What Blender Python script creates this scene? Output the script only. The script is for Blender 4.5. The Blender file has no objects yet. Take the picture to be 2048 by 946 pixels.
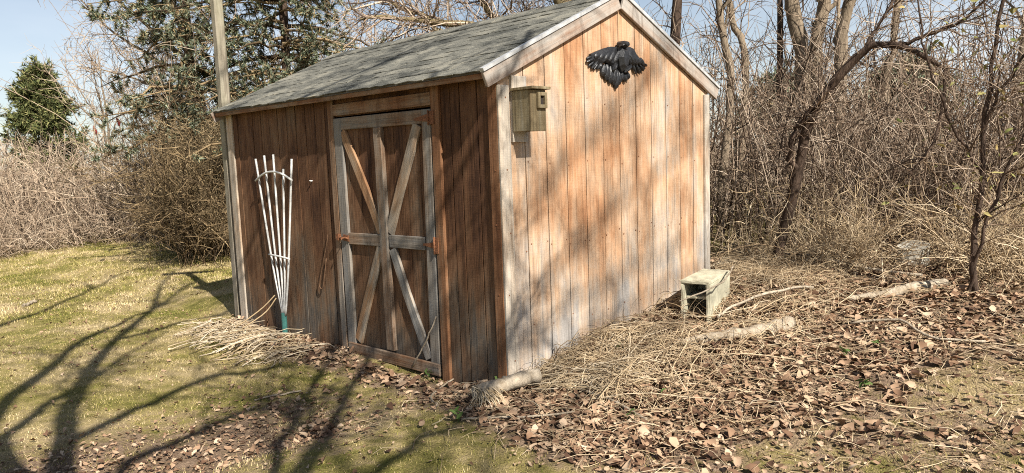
import bpy, bmesh, math, random
import numpy as np
from mathutils import Vector, Matrix

scene = bpy.context.scene
col = scene.collection
rng = np.random.default_rng(7)
random.seed(7)

# ------------------------------------------------------------------ camera
CAM = np.array([-3.1785, -3.239, 1.4661])
YAW, PITCH, ROLL, FPX = 0.7823, -0.113, -0.0367, 1461.76
_f = np.array([math.cos(PITCH)*math.cos(YAW), math.cos(PITCH)*math.sin(YAW), math.sin(PITCH)])
_r = np.array([math.sin(YAW), -math.cos(YAW), 0.0])
_u = np.cross(_r, _f)
cR = math.cos(ROLL)*_r + math.sin(ROLL)*_u
cU = -math.sin(ROLL)*_r + math.cos(ROLL)*_u
cd = bpy.data.cameras.new('camera')
cam = bpy.data.objects.new('camera', cd)
col.objects.link(cam)
cam.matrix_world = Matrix(((cR[0], cU[0], -_f[0], CAM[0]), (cR[1], cU[1], -_f[1], CAM[1]),
                           (cR[2], cU[2], -_f[2], CAM[2]), (0, 0, 0, 1)))
cd.sensor_width = 36.0
cd.lens = 36.0*FPX/2048.0
cd.clip_end = 1000
scene.camera = cam

# ------------------------------------------------------------------ sky, sun, exposure
AZ, EL = math.radians(14.0), math.radians(41.0)      # shadows run towards +y, a little towards +x
SUND = np.array([math.sin(AZ)*math.cos(EL), math.cos(AZ)*math.cos(EL), -math.sin(EL)])
w = bpy.data.worlds.new('World')
scene.world = w
w.use_nodes = True
wn = w.node_tree
sky = wn.nodes.new('ShaderNodeTexSky')
sky.sky_type = 'NISHITA'
sky.sun_disc = False
sky.sun_elevation = EL
sky.sun_rotation = math.pi + AZ
sky.air_density = 1.0
sky.dust_density = 0.4
sky.ozone_density = 1.0
# thin high haze drifting over the blue
stc = wn.nodes.new('ShaderNodeTexCoord')
smp = wn.nodes.new('ShaderNodeMapping'); smp.inputs['Scale'].default_value = (1.2, 1.2, 4.0)
snz = wn.nodes.new('ShaderNodeTexNoise'); snz.inputs['Scale'].default_value = 1.6; snz.inputs['Detail'].default_value = 6
srm = wn.nodes.new('ShaderNodeValToRGB')
srm.color_ramp.elements[0].position = .3; srm.color_ramp.elements[0].color = (.12, .12, .12, 1)
srm.color_ramp.elements[1].position = .75; srm.color_ramp.elements[1].color = (.6, .6, .6, 1)
smx = wn.nodes.new('ShaderNodeMix'); smx.data_type = 'RGBA'; smx.inputs[7].default_value = (10.8, 11.2, 11.9, 1)
wn.links.new(stc.outputs['Generated'], smp.inputs[0]); wn.links.new(smp.outputs[0], snz.inputs['Vector'])
ssp = wn.nodes.new('ShaderNodeSeparateXYZ'); wn.links.new(stc.outputs['Generated'], ssp.inputs[0])
shz = wn.nodes.new('ShaderNodeMapRange'); shz.inputs[1].default_value = 0.0; shz.inputs[2].default_value = 0.55; shz.inputs[3].default_value = 1.25; shz.inputs[4].default_value = 0.2
wn.links.new(ssp.outputs[2], shz.inputs[0])
sml = wn.nodes.new('ShaderNodeMath'); sml.operation = 'MULTIPLY'; sml.use_clamp = True
wn.links.new(snz.outputs[0], srm.inputs[0]); wn.links.new(srm.outputs[0], sml.inputs[0]); wn.links.new(shz.outputs[0], sml.inputs[1])
wn.links.new(sml.outputs[0], smx.inputs[0])
wn.links.new(sky.outputs[0], smx.inputs[6])
wn.links.new(smx.outputs[2], wn.nodes['Background'].inputs[0])
wn.nodes['Background'].inputs[1].default_value = 0.05
sl = bpy.data.lights.new('sun', 'SUN')
sl.energy = 5.0
sl.angle = math.radians(0.45)
sl.color = (1.0, 0.95, 0.87)
sun = bpy.data.objects.new('sun', sl)
col.objects.link(sun)
sun.rotation_euler = Vector(tuple(SUND)).to_track_quat('-Z', 'Y').to_euler()
vs = scene.view_settings
vs.view_transform = 'Standard'
vs.look = 'None'
vs.exposure = 1.02
vs.gamma = 1.0
vs.use_curve_mapping = False
scene.cycles.max_bounces = 6
scene.cycles.diffuse_bounces = 2
scene.cycles.use_denoising = False
scene.cycles.pixel_filter_type = 'BLACKMAN_HARRIS'
scene.cycles.filter_width = 1.05
scene.cycles.transparent_max_bounces = 8

# ------------------------------------------------------------------ helpers
def tag(o, label=None, cat=None, group=None, kind=None):
    if label: o['label'] = label
    if cat: o['category'] = cat
    if group: o['group'] = group
    if kind: o['kind'] = kind
    return o

def empty(name, loc, label, cat, group=None, rz=0.0):
    o = bpy.data.objects.new(name, None)
    o.empty_display_size = 0.1
    col.objects.link(o)
    o.location = loc
    o.rotation_euler = (0, 0, rz)
    return tag(o, label, cat, group)

def link(name, me, mats, parent=None, keep=True):
    """One object.  Vertices are given in world space unless keep is False."""
    o = bpy.data.objects.new(name, me)
    col.objects.link(o)
    if mats is not None and not me.materials:
        for m in (mats if isinstance(mats, (list, tuple)) else [mats]):
            me.materials.append(m)
    if parent is not None:
        o.parent = parent
        if keep:
            o.matrix_parent_inverse = PW(parent).inverted()
    return o

def PW(o):
    m = Matrix.LocRotScale(o.location, o.rotation_euler, o.scale)
    if o.parent is not None:
        return PW(o.parent) @ o.matrix_parent_inverse @ m
    return m

def pymesh(name, verts, faces, smooth=False):
    me = bpy.data.meshes.new(name)
    me.from_pydata([tuple(v) for v in verts], [], faces)
    if smooth:
        me.polygons.foreach_set('use_smooth', [True]*len(me.polygons))
    me.update()
    return me

def fastmesh(name, V, F, smooth=False, attr=None):
    """V (n,3); F (m,k) with constant k."""
    V = np.ascontiguousarray(V, dtype=np.float32)
    F = np.ascontiguousarray(F, dtype=np.int32)
    me = bpy.data.meshes.new(name)
    m, k = F.shape
    me.vertices.add(len(V))
    me.vertices.foreach_set('co', V.ravel())
    me.loops.add(m*k)
    me.loops.foreach_set('vertex_index', F.ravel())
    me.polygons.add(m)
    me.polygons.foreach_set('loop_start', np.arange(0, m*k, k, dtype=np.int32))
    if smooth:
        me.polygons.foreach_set('use_smooth', np.ones(m, dtype=bool))
    if attr is not None:
        a = me.attributes.new('tint', 'FLOAT', 'POINT')
        a.data.foreach_set('value', np.ascontiguousarray(attr, dtype=np.float32))
    me.update(calc_edges=True)
    me.validate()
    return me

def tubes(P, R, k=3):
    """P (M,n,3) centre lines, R (M,n) radii -> V, F(quads)."""
    P = np.asarray(P, float); R = np.asarray(R, float)
    M, n, _ = P.shape
    T = np.gradient(P, axis=1)
    T /= np.linalg.norm(T, axis=2, keepdims=True) + 1e-9
    ref = np.where(np.abs(T[:, :1, 2:3]) > 0.8, np.array([1.0, 0.13, 0.0]), np.array([0.07, 0.11, 1.0]))
    ref = np.broadcast_to(ref, T.shape)
    A = np.cross(T, ref); A /= np.linalg.norm(A, axis=2, keepdims=True) + 1e-9
    B = np.cross(T, A)
    ang = np.arange(k)*2*np.pi/k
    V = (P[:, :, None, :] + R[:, :, None, None]*(np.cos(ang)[None, None, :, None]*A[:, :, None, :]
         + np.sin(ang)[None, None, :, None]*B[:, :, None, :]))
    base = np.arange(M*n*k).reshape(M, n, k)
    a = base[:, :-1, :]; b = np.roll(base, -1, axis=2)[:, :-1, :]
    c = np.roll(base, -1, axis=2)[:, 1:, :]; d = base[:, 1:, :]
    F = np.stack([a, b, c, d], axis=-1).reshape(-1, 4)
    return V.reshape(-1, 3), F

def cat(parts):
    Vs, Fs, o = [], [], 0
    for V, F in parts:
        Vs.append(V); Fs.append(F + o); o += len(V)
    return np.concatenate(Vs), np.concatenate(Fs)

def unit(v):
    return v/(np.linalg.norm(v, axis=-1, keepdims=True) + 1e-9)

def resample(pts, rad, n):
    """Smooth (Catmull-Rom) polyline resampled to n points."""
    p = np.asarray(pts, float); m = len(p)
    rad = np.interp(np.linspace(0, 1, m), np.linspace(0, 1, len(rad)), rad)
    t = np.linspace(0, m-1, n); i = np.clip(t.astype(int), 0, m-2); f = (t-i)[:, None]
    p0 = p[np.clip(i-1, 0, m-1)]; p1 = p[i]; p2 = p[i+1]; p3 = p[np.clip(i+2, 0, m-1)]
    q = 0.5*(2*p1 + (p2-p0)*f + (2*p0-5*p1+4*p2-p3)*f**2 + (3*p1-p0-3*p2+p3)*f**3)
    return q, np.interp(t, np.arange(m), rad)

def limb(pts, rad, n=14, k=7, wob=0.0):
    q, r = resample(pts, rad, n)
    if wob:
        q[1:-1] += rng.normal(0, wob, (n-2, 3))
        r = r*(1+rng.normal(0, .06, n))
    return q[None], r[None], k

def side_twigs(P, count, L, r0, n=5, spread=1.0, up=0.0, curl=0.25, tmin=0.15, tmax=1.0):
    """Random side shoots growing out of the centre lines P (M,n,3)."""
    P = np.asarray(P, float); M, m, _ = P.shape
    idx = rng.integers(0, M, count)
    t = rng.uniform(tmin, tmax, count)*(m-1)
    i = np.clip(t.astype(int), 0, m-2); f = (t-i)[:, None]
    a = P[idx, i]; b = P[idx, i+1]
    start = a*(1-f)+b*f
    tan = unit(b-a)
    side = unit(np.cross(tan, rng.normal(size=(count, 3))))
    d = unit(tan*rng.uniform(.3, 1.0, (count, 1)) + side*spread + np.array([0, 0, up]))
    ln = rng.uniform(L[0], L[1], count)*(1.15-.5*t/(m-1))
    out = np.zeros((count, n, 3)); out[:, 0] = start
    for j in range(1, n):
        d = unit(d + rng.normal(0, curl, (count, 3)))
        out[:, j] = out[:, j-1] + d*(ln/(n-1))[:, None]
    R = np.broadcast_to(np.linspace(1, .35, n), (count, n))*(r0*rng.uniform(.6, 1.3, count))[:, None]
    return out, R

def canes(bases, H, r0, n=8, tilt=.25, arch=.16, curl=.07):
    M = len(bases)
    d = unit(np.stack([rng.normal(0, tilt, M), rng.normal(0, tilt, M), np.ones(M)], 1))
    bend = np.stack([rng.normal(0, 1, M), rng.normal(0, 1, M), -rng.uniform(.2, 1.3, M)], 1)*arch*rng.uniform(0, 1.6, (M, 1))
    ln = rng.uniform(H[0], H[1], M)
    out = np.zeros((M, n, 3)); out[:, 0] = bases
    for j in range(1, n):
        d = unit(d + bend*(j/n) + rng.normal(0, curl, (M, 3)))
        out[:, j] = out[:, j-1] + d*(ln/(n-1))[:, None]
    R = np.broadcast_to(np.linspace(1, .4, n), (M, n))*(r0*rng.uniform(.5, 1.4, M))[:, None]
    return out, R

def pix(P):
    d = np.asarray(P, float) - CAM
    z = d @ _f
    z = np.where(np.abs(z) < 1e-3, 1e-3, z)
    return 1024 + FPX*(d @ cR)/z, 473 - FPX*(d @ cU)/z, z

def inview(x, y, z=0.0, m=480):
    P = np.stack([x, y, np.broadcast_to(z, np.shape(x))], -1)
    px, py, dz = pix(P)
    return (dz > .5) & (px > -m) & (px < 2048+m) & (py < 946+m)

def sm(t):
    t = np.clip(t, 0, 1)
    return t*t*(3-2*t)

# cheap tileable value noise used for the terrain and for where things grow
_tab = np.random.default_rng(3).uniform(-1, 1, (64, 64))
def vnoise(x, y):
    x = np.asarray(x, float); y = np.asarray(y, float)
    xi = np.floor(x).astype(int); yi = np.floor(y).astype(int)
    fx = sm(x-xi); fy = sm(y-yi)
    g = lambda a, b: _tab[a % 64, b % 64]
    return (g(xi, yi)*(1-fx)+g(xi+1, yi)*fx)*(1-fy) + (g(xi, yi+1)*(1-fx)+g(xi+1, yi+1)*fx)*fy

def gz(x, y):
    x = np.asarray(x, float); y = np.asarray(y, float)
    r = .115*np.clip(x-.1, 0, 2.6) + .02*np.clip(x-2.7, 0, 20)
    r = r*(1-sm((y-3.5)/4)*.9)
    d = -.085*sm((.3-x)/.3)*sm((y-.05)/.45) - .10*sm((y-3.6)/2.5)
    m = .03*np.exp(-((x-1.5)**2/.8+(y+.6)**2/.18))
    m = m - .07*np.exp(-((x-1.62)**2/.16+(y+.58)**2/.06))
    near = sm((30-np.hypot(x, y))/10)
    return (r+d+m) + near*(.018*vnoise(x*1.3, y*1.3) + .009*vnoise(x*4.1+9, y*4.1))

# ------------------------------------------------------------------ materials
def new_mat(name, rough=.85, spec=.3):
    m = bpy.data.materials.new(name)
    m.use_nodes = True
    nt = m.node_tree
    b = nt.nodes['Principled BSDF']
    b.inputs['Roughness'].default_value = rough
    b.inputs['Specular IOR Level'].default_value = spec
    return m, nt, b

def nd(nt, t, **kw):
    n = nt.nodes.new(t)
    for k, v in kw.items():
        if k.startswith('i_'):
            n.inputs[k[2:].replace('_', ' ')].default_value = v
        else:
            setattr(n, k, v)
    return n

def math_(nt, op, a, b=None, clamp=False):
    n = nt.nodes.new('ShaderNodeMath'); n.operation = op; n.use_clamp = clamp
    for i, x in enumerate((a, b)):
        if x is None: continue
        if isinstance(x, (int, float)): n.inputs[i].default_value = x
        else: nt.links.new(x, n.inputs[i])
    return n.outputs[0]

def ramp(nt, fac, stops, interp='LINEAR'):
    n = nt.nodes.new('ShaderNodeValToRGB')
    cr = n.color_ramp; cr.interpolation = interp
    while len(cr.elements) < len(stops): cr.elements.new(.5)
    for e, (p, c) in zip(cr.elements, stops):
        e.position = p; e.color = (c[0], c[1], c[2], 1)
    nt.links.new(fac, n.inputs[0])
    return n.outputs[0]

def noise(nt, vec, scale, detail=4, rough=.55, stretch=None, dist=0.0):
    if stretch is not None:
        mp = nt.nodes.new('ShaderNodeMapping'); mp.inputs['Scale'].default_value = stretch
        nt.links.new(vec, mp.inputs[0]); vec = mp.outputs[0]
    n = nd(nt, 'ShaderNodeTexNoise', i_Scale=scale, i_Detail=detail, i_Roughness=rough, i_Distortion=dist)
    nt.links.new(vec, n.inputs['Vector'])
    return n.outputs[0]

def mixc(nt, fac, a, b, mode='MIX'):
    n = nt.nodes.new('ShaderNodeMix'); n.data_type = 'RGBA'; n.blend_type = mode
    for s, x in ((0, fac), (6, a), (7, b)):
        if isinstance(x, (int, float)): n.inputs[s].default_value = x
        elif isinstance(x, tuple): n.inputs[s].default_value = (*x, 1)
        else: nt.links.new(x, n.inputs[s])
    return n.outputs[2]

def bump(nt, b, h, strength=.4, dist=.01):
    n = nd(nt, 'ShaderNodeBump', i_Strength=strength, i_Distance=dist)
    nt.links.new(h, n.inputs['Height'])
    nt.links.new(n.outputs[0], b.inputs['Normal'])

def wood(name, stops, grey_low=.0, patch_amt=.9, streak_amt=.5, offset=.0, rnd_amt=.22, grain_dark=.55, bstr=.5, stain_amt=.7):
    """Weathered board: grain runs along local Z; worn patches live in scene space."""
    m, nt, b = new_mat(name, .88, .2)
    tc = nd(nt, 'ShaderNodeTexCoord'); oi = nd(nt, 'ShaderNodeObjectInfo'); ge = nd(nt, 'ShaderNodeNewGeometry')
    off = nt.nodes.new('ShaderNodeVectorMath'); off.operation = 'ADD'
    cmb = nt.nodes.new('ShaderNodeCombineXYZ')
    s = math_(nt, 'MULTIPLY', oi.outputs['Random'], 41.0)
    for i in range(3): nt.links.new(s, cmb.inputs[i])
    nt.links.new(tc.outputs['Object'], off.inputs[0]); nt.links.new(cmb.outputs[0], off.inputs[1])
    v = off.outputs[0]
    grain = noise(nt, v, 1.0, 5, .65, (75, 75, 2.6), .4)
    streak = noise(nt, v, 1.0, 4, .6, (16, 16, .9), .6)
    patch = noise(nt, ge.outputs['Position'], 1.0, 6, .62, (2.6, 2.6, 1.5))
    saw = noise(nt, v, 1.0, 2, .5, (9, 9, 170))
    fine = noise(nt, v, 160, 3, .6)
    sep = nt.nodes.new('ShaderNodeSeparateXYZ'); nt.links.new(ge.outputs['Position'], sep.inputs[0])
    low = math_(nt, 'MULTIPLY', math_(nt, 'SUBTRACT', 1.15, sep.outputs[2]), grey_low)
    low = math_(nt, 'MAXIMUM', low, 0.0)
    f = math_(nt, 'MULTIPLY', math_(nt, 'SUBTRACT', patch, .5), patch_amt*2)
    f = math_(nt, 'ADD', f, math_(nt, 'MULTIPLY', math_(nt, 'SUBTRACT', streak, .5), streak_amt*2))
    f = math_(nt, 'ADD', f, math_(nt, 'MULTIPLY', math_(nt, 'SUBTRACT', oi.outputs['Random'], .5), rnd_amt*2))
    f = math_(nt, 'ADD', f, low)
    f = math_(nt, 'ADD', f, math_(nt, 'MULTIPLY', math_(nt, 'SUBTRACT', fine, .5), .35))
    f = math_(nt, 'ADD', f, .5 + offset, True)
    c = ramp(nt, f, stops)
    g2 = ramp(nt, grain, [(.3, (1-grain_dark,)*3), (.52, (1, 1, 1)), (.75, (1.0, 1.0, 1.0))])
    c = mixc(nt, .8, c, g2, 'MULTIPLY')
    s2 = ramp(nt, saw, [(.35, (.72, .72, .72)), (.6, (1, 1, 1))])
    c = mixc(nt, .2, c, s2, 'MULTIPLY')
    stain = noise(nt, ge.outputs['Position'], 1.0, 5, .7, (7, 7, 1.6), 1.2)
    c = mixc(nt, stain_amt, c, ramp(nt, stain, [(.36, (.5, .46, .44)), (.5, (1, 1, 1))]), 'MULTIPLY')
    nt.links.new(c, b.inputs['Base Color'])
    h = math_(nt, 'ADD', grain, math_(nt, 'MULTIPLY', saw, .35))
    bump(nt, b, h, bstr, .006)
    return m

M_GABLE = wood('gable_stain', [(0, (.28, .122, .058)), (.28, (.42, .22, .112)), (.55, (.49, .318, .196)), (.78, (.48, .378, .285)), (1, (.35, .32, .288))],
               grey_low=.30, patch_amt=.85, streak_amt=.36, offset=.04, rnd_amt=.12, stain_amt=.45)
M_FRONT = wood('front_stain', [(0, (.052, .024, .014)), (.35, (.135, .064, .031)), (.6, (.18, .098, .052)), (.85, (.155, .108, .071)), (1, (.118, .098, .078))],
               grey_low=.42, patch_amt=.9, streak_amt=.35, offset=-.14, rnd_amt=.12, grain_dark=.75)  # stain tone also lowered to deepen the shade on this wall
M_TRIM = wood('bare_trim', [(0, (.36, .21, .12)), (.3, (.46, .34, .235)), (.6, (.48, .41, .325)), (1, (.38, .35, .31))], patch_amt=.7, streak_amt=.6, grain_dark=.55)
M_RAKE = wood('rake_wood', [(0, (.24, .13, .08)), (.3, (.33, .255, .20)), (.6, (.36, .32, .275)), (1, (.29, .275, .255))], patch_amt=.9, streak_amt=.6)
M_FRAME = wood('door_frame_wood', [(0, (.18, .09, .045)), (.3, (.24, .165, .11)), (.6, (.24, .205, .165)), (1, (.19, .18, .165))], patch_amt=.8, streak_amt=.7, grain_dark=.65)
M_BROWN = wood('brown_trim', [(0, (.13, .055, .026)), (.4, (.22, .105, .05)), (.7, (.26, .165, .10)), (1, (.25, .215, .175))], patch_amt=.7, streak_amt=.6, grain_dark=.65)
M_BRACE = wood('brace_board', [(0, (.25, .12, .055)), (.4, (.31, .185, .10)), (.7, (.33, .265, .195)), (1, (.27, .255, .23))], patch_amt=.8, streak_amt=.8, rnd_amt=.5, grain_dark=.6)
M_POST = wood('post_wood', [(0, (.17, .15, .10)), (.5, (.26, .235, .165)), (1, (.34, .29, .23))], patch_amt=.5, streak_amt=.6)
M_BIRD = wood('bird_box_wood', [(0, (.14, .095, .05)), (.4, (.22, .17, .095)), (.7, (.28, .235, .15)), (1, (.33, .30, .23))], patch_amt=.5, streak_amt=.9)
M_DARKWOOD = wood('old_dark_wood', [(0, (.10, .06, .035)), (.5, (.16, .09, .05)), (1, (.22, .14, .09))], patch_amt=.4)

def plain(name, c, rough=.7, metal=0.0, var=.15, scale=30, spec=.4, bumpy=0.0):
    m, nt, b = new_mat(name, rough, spec)
    ge = nd(nt, 'ShaderNodeTexCoord')
    n = noise(nt, ge.outputs['Object'], scale, 4, .6)
    c1 = tuple(min(1, x*(1+var)) for x in c); c0 = tuple(x*(1-var) for x in c)
    nt.links.new(ramp(nt, n, [(.3, c0), (.7, c1)]), b.inputs['Base Color'])
    b.inputs['Metallic'].default_value = metal
    if bumpy: bump(nt, b, n, bumpy, .01)
    return m

M_BLACK = plain('black_cast', (.014, .014, .015), .45, 0, .6, 60, .5, .25)
M_WHITE = plain('white_painted_slat', (.52, .51, .48), .5, 0, .25, 26)
M_GREEN = plain('green_sleeve', (.045, .15, .13), .5)
M_RUST = plain('rusty_iron', (.20, .085, .04), .85, .2, .5, 90, .3, .4)
M_DRIP = plain('drip_edge_metal', (.46, .455, .44), .5, .2, .25, 14)
M_DARK = plain('dark_gap', (.03, .022, .017), .95)
M_STONE = plain('pale_block', (.43, .40, .29), .92, 0, .22, 14, .2, .5)
M_GREYSTONE = plain('grey_stump_wood', (.36, .33, .27), .95, 0, .4, 12, .2, .7)

def strands(name, stops, rough=.9):
    """Colour varies from strand to strand (each strand is a mesh island)."""
    m, nt, b = new_mat(name, rough, .15)
    ge = nd(nt, 'ShaderNodeNewGeometry'); oi = nd(nt, 'ShaderNodeObjectInfo')
    r = math_(nt, 'FRACT', math_(nt, 'ADD', ge.outputs['Random Per Island'], oi.outputs['Random']))
    n = noise(nt, ge.outputs['Position'], 9, 3, .6)
    r2 = math_(nt, 'ADD', math_(nt, 'MULTIPLY', r, .85), math_(nt, 'MULTIPLY', math_(nt, 'SUBTRACT', n, .5), .5), True)
    nt.links.new(ramp(nt, r2, stops), b.inputs['Base Color'])
    return m

M_BRUSH = strands('brush_twigs', [(0, (.03, .02, .015)), (.25, (.12, .08, .054)), (.5, (.29, .21, .145)), (.8, (.47, .37, .275)), (1, (.62, .54, .44))])
M_PINK = strands('far_brush_twigs', [(0, (.06, .042, .03)), (.25, (.29, .21, .145)), (.6, (.44, .335, .235)), (1, (.58, .49, .37))])
M_STRAW = strands('dry_straw', [(0, (.30, .215, .12)), (.4, (.47, .37, .235)), (.8, (.60, .50, .36)), (1, (.66, .60, .49))])
M_TANGLE = strands('dry_tangle', [(0, (.17, .11, .065)), (.3, (.38, .28, .165)), (.7, (.54, .42, .27)), (1, (.64, .55, .41))])
M_GRASS = None
M_SPRUCE = strands('spruce_needles', [(0, (.035, .048, .028)), (.3, (.095, .118, .068)), (.5, (.18, .205, .135)), (.66, (.27, .30, .225)), (.76, (.34, .25, .12)), (1, (.40, .30, .155))])
M_SHRUB = strands('shrub_needle_sprays', [(0, (.035, .03, .017)), (.3, (.12, .09, .05)), (.6, (.26, .185, .10)), (.85, (.38, .285, .165)), (1, (.24, .26, .165))])
M_SHRUBTWIG = strands('shrub_twigs', [(0, (.03, .02, .012)), (.4, (.11, .075, .04)), (.8, (.26, .185, .10)), (1, (.42, .33, .2))])
M_OCHRE = strands('ochre_twigs', [(0, (.15, .10, .05)), (.4, (.34, .24, .11)), (.8, (.45, .34, .18)), (1, (.50, .42, .28))])
M_FIR = strands('dark_fir_needles', [(0, (.025, .036, .014)), (.45, (.10, .115, .04)), (1, (.30, .27, .11))])
M_VINELEAF = strands('vine_leaves', [(0, (.11, .13, .04)), (.5, (.24, .22, .08)), (1, (.36, .25, .11))])
M_WEED = strands('green_weed', [(0, (.045, .08, .018)), (1, (.11, .155, .045))])
M_LITTER = strands('fallen_leaf_brown', [(0, (.065, .035, .022)), (.24, (.16, .092, .054)), (.5, (.285, .182, .112)), (.78, (.41, .29, .188)), (1, (.57, .455, .33))])

def bark(name, c0, c1, scale=22):
    m, nt, b = new_mat(name, .95, .1)
    tc = nd(nt, 'ShaderNodeTexCoord')
    n = noise(nt, tc.outputs['Object'], 1, 6, .7, (scale, scale, scale*.3), .5)
    n2 = noise(nt, tc.outputs['Object'], 3, 3, .6)
    f = math_(nt, 'ADD', math_(nt, 'MULTIPLY', n, .75), math_(nt, 'MULTIPLY', n2, .35))
    nt.links.new(ramp(nt, f, [(.38, c0), (.72, c1)]), b.inputs['Base Color'])
    bump(nt, b, n, .8, .03)
    return m

M_BARK = bark('brown_bark', (.10, .075, .05), (.32, .25, .175))
M_BARKDARK = bark('dark_bark', (.028, .019, .014), (.12, .082, .06))  # bark tone lowered partly to carry the arching trunk's backlit shade
M_BARKYEL = bark('lichen_bark', (.08, .06, .035), (.32, .25, .13))
M_LOG = bark('dead_log', (.19, .145, .095), (.52, .44, .335), 26)

# ------------------------------------------------------------------ ground
def leaf_density(x, y):
    """0..1 cover of fallen leaves over the plan."""
    n = .25*vnoise(x*1.7+5, y*1.7) + .22*vnoise(x*5+2, y*5+3)
    right = sm((x+.85+.55*np.clip(-y, 0, 3)*.25)/.6)*sm((.75-y)/.55)
    right = right*(1-.52*sm((-1.25-y+(x-.25)*-.35)/.6)*sm((3.2-x)/1.0))
    wall = .7*sm((x+.62)/.35)*sm((.12-x)/.1)*sm((y-.1)/.3)*sm((4.2-y)/.5)*(1-.75*np.exp(-((y-1.15)/.55)**4)*sm((x+.2)/.1))
    left = .6*np.exp(-((x+2.25)**2/.5+(y-.75)**2/.45)) + .5*np.exp(-((x+1.3)**2/.8+(y-.7)**2/.6))
    edge = .45*sm((y-13.0+.3*(x))/1.5)
    return np.clip(np.maximum.reduce([right, wall, left, edge]) + n*np.maximum.reduce([right, wall, left, edge])*1.2 + .02, 0, 1)

def axis(lo, hi, step, far=260):
    a = list(np.arange(lo, hi+1e-6, step)); s = step
    while a[-1] < far: s *= 1.35; a.append(a[-1]+s)
    s = step
    while a[0] > -far: s *= 1.35; a.insert(0, a[0]-s)
    return np.array(a)
gx, gy = axis(-4.5, 7.5, .09), axis(-4, 16, .09)
GX, GY = np.meshgrid(gx, gy, indexing='ij')
GZ = gz(GX, GY)
V = np.stack([GX, GY, GZ], -1).reshape(-1, 3)
ni, nj = GX.shape
ii = np.arange(ni*nj).reshape(ni, nj)
F = np.stack([ii[:-1, :-1], ii[1:, :-1], ii[1:, 1:], ii[:-1, 1:]], -1).reshape(-1, 4)
m, nt, b = new_mat('lawn_and_litter', .95, .1)
at = nd(nt, 'ShaderNodeAttribute', attribute_name='tint'); ge = nd(nt, 'ShaderNodeNewGeometry')
P_ = ge.outputs['Position']
n1 = noise(nt, P_, 1.1, 5, .6); n2 = noise(nt, P_, 9, 5, .7); n3 = noise(nt, P_, 70, 4, .7); n4 = noise(nt, P_, .45, 3, .5)
lawn = ramp(nt, math_(nt, 'ADD', math_(nt, 'MULTIPLY', n1, .65), math_(nt, 'MULTIPLY', n2, .38)),
            [(.37, (.125, .12, .028)), (.44, (.215, .185, .056)), (.51, (.31, .245, .10)), (.6, (.41, .315, .165))])
lawn = mixc(nt, .75, lawn, ramp(nt, n3, [(.3, (.5, .5, .45)), (.55, (1, 1, 1)), (.8, (1.0, .98, .9))]), 'MULTIPLY')
soil = ramp(nt, math_(nt, 'ADD', math_(nt, 'MULTIPLY', n3, .6), math_(nt, 'MULTIPLY', n2, .4)),
            [(.3, (.07, .046, .03)), (.48, (.19, .13, .085)), (.6, (.30, .21, .14)), (.8, (.42, .31, .21))])
fac = math_(nt, 'ADD', at.outputs['Fac'], math_(nt, 'MULTIPLY', math_(nt, 'SUBTRACT', n2, .5), 1.1))
fac = ramp(nt, fac, [(.22, (0, 0, 0)), (.6, (1, 1, 1))])
nt.links.new(mixc(nt, fac, lawn, soil), b.inputs['Base Color'])
bump(nt, b, math_(nt, 'ADD', math_(nt, 'MULTIPLY', n2, .6), n3), .8, .03)
ground = link('ground', fastmesh('ground', V, F, True, leaf_density(V[:, 0], V[:, 1])), m)
tag(ground, 'mossy lawn running into leaf littered soil around the shed', None, None, 'structure')

# ------------------------------------------------------------------ the shed
W, L = 2.496, 3.754
EO, GO = .105, .033              # eave and gable overhang
SLOPE = (2.4718-1.8632)/(W/2+EO)
SA = math.atan(SLOPE)
def under(x): return 1.8632 + SLOPE*(min(x, W-x)+EO)      # underside line of the rake boards
def rooftop(x): return 1.955 + SLOPE*(min(x, W-x)+EO)     # top of the roof deck

shed = empty('garden_shed', (0, 0, 0), 'weathered orange-brown wooden shed with grey shingled gable roof', 'shed')

def prism(name, poly, axis_, a0, a1, mat, parent, jit=0.0):
    """Extrude an (u,v) polygon along x ('x': u=y,v=z) or along y ('y': u=x,v=z)."""
    vs = []
    for a in (a0, a1):
        for (p, q) in poly:
            vs.append((a, p, q) if axis_ == 'x' else (p, a, q))
    n = len(poly)
    fs = [tuple(range(n)), tuple(range(2*n-1, n-1, -1))]
    fs += [(i, i+n, (i+1) % n + n, (i+1) % n) for i in range(n)]
    me = pymesh(name, vs, fs)
    bm = bmesh.new(); bm.from_mesh(me); bmesh.ops.recalc_face_normals(bm, faces=bm.faces); bm.to_mesh(me); bm.free()
    return link(name, me, mat, parent)

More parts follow.
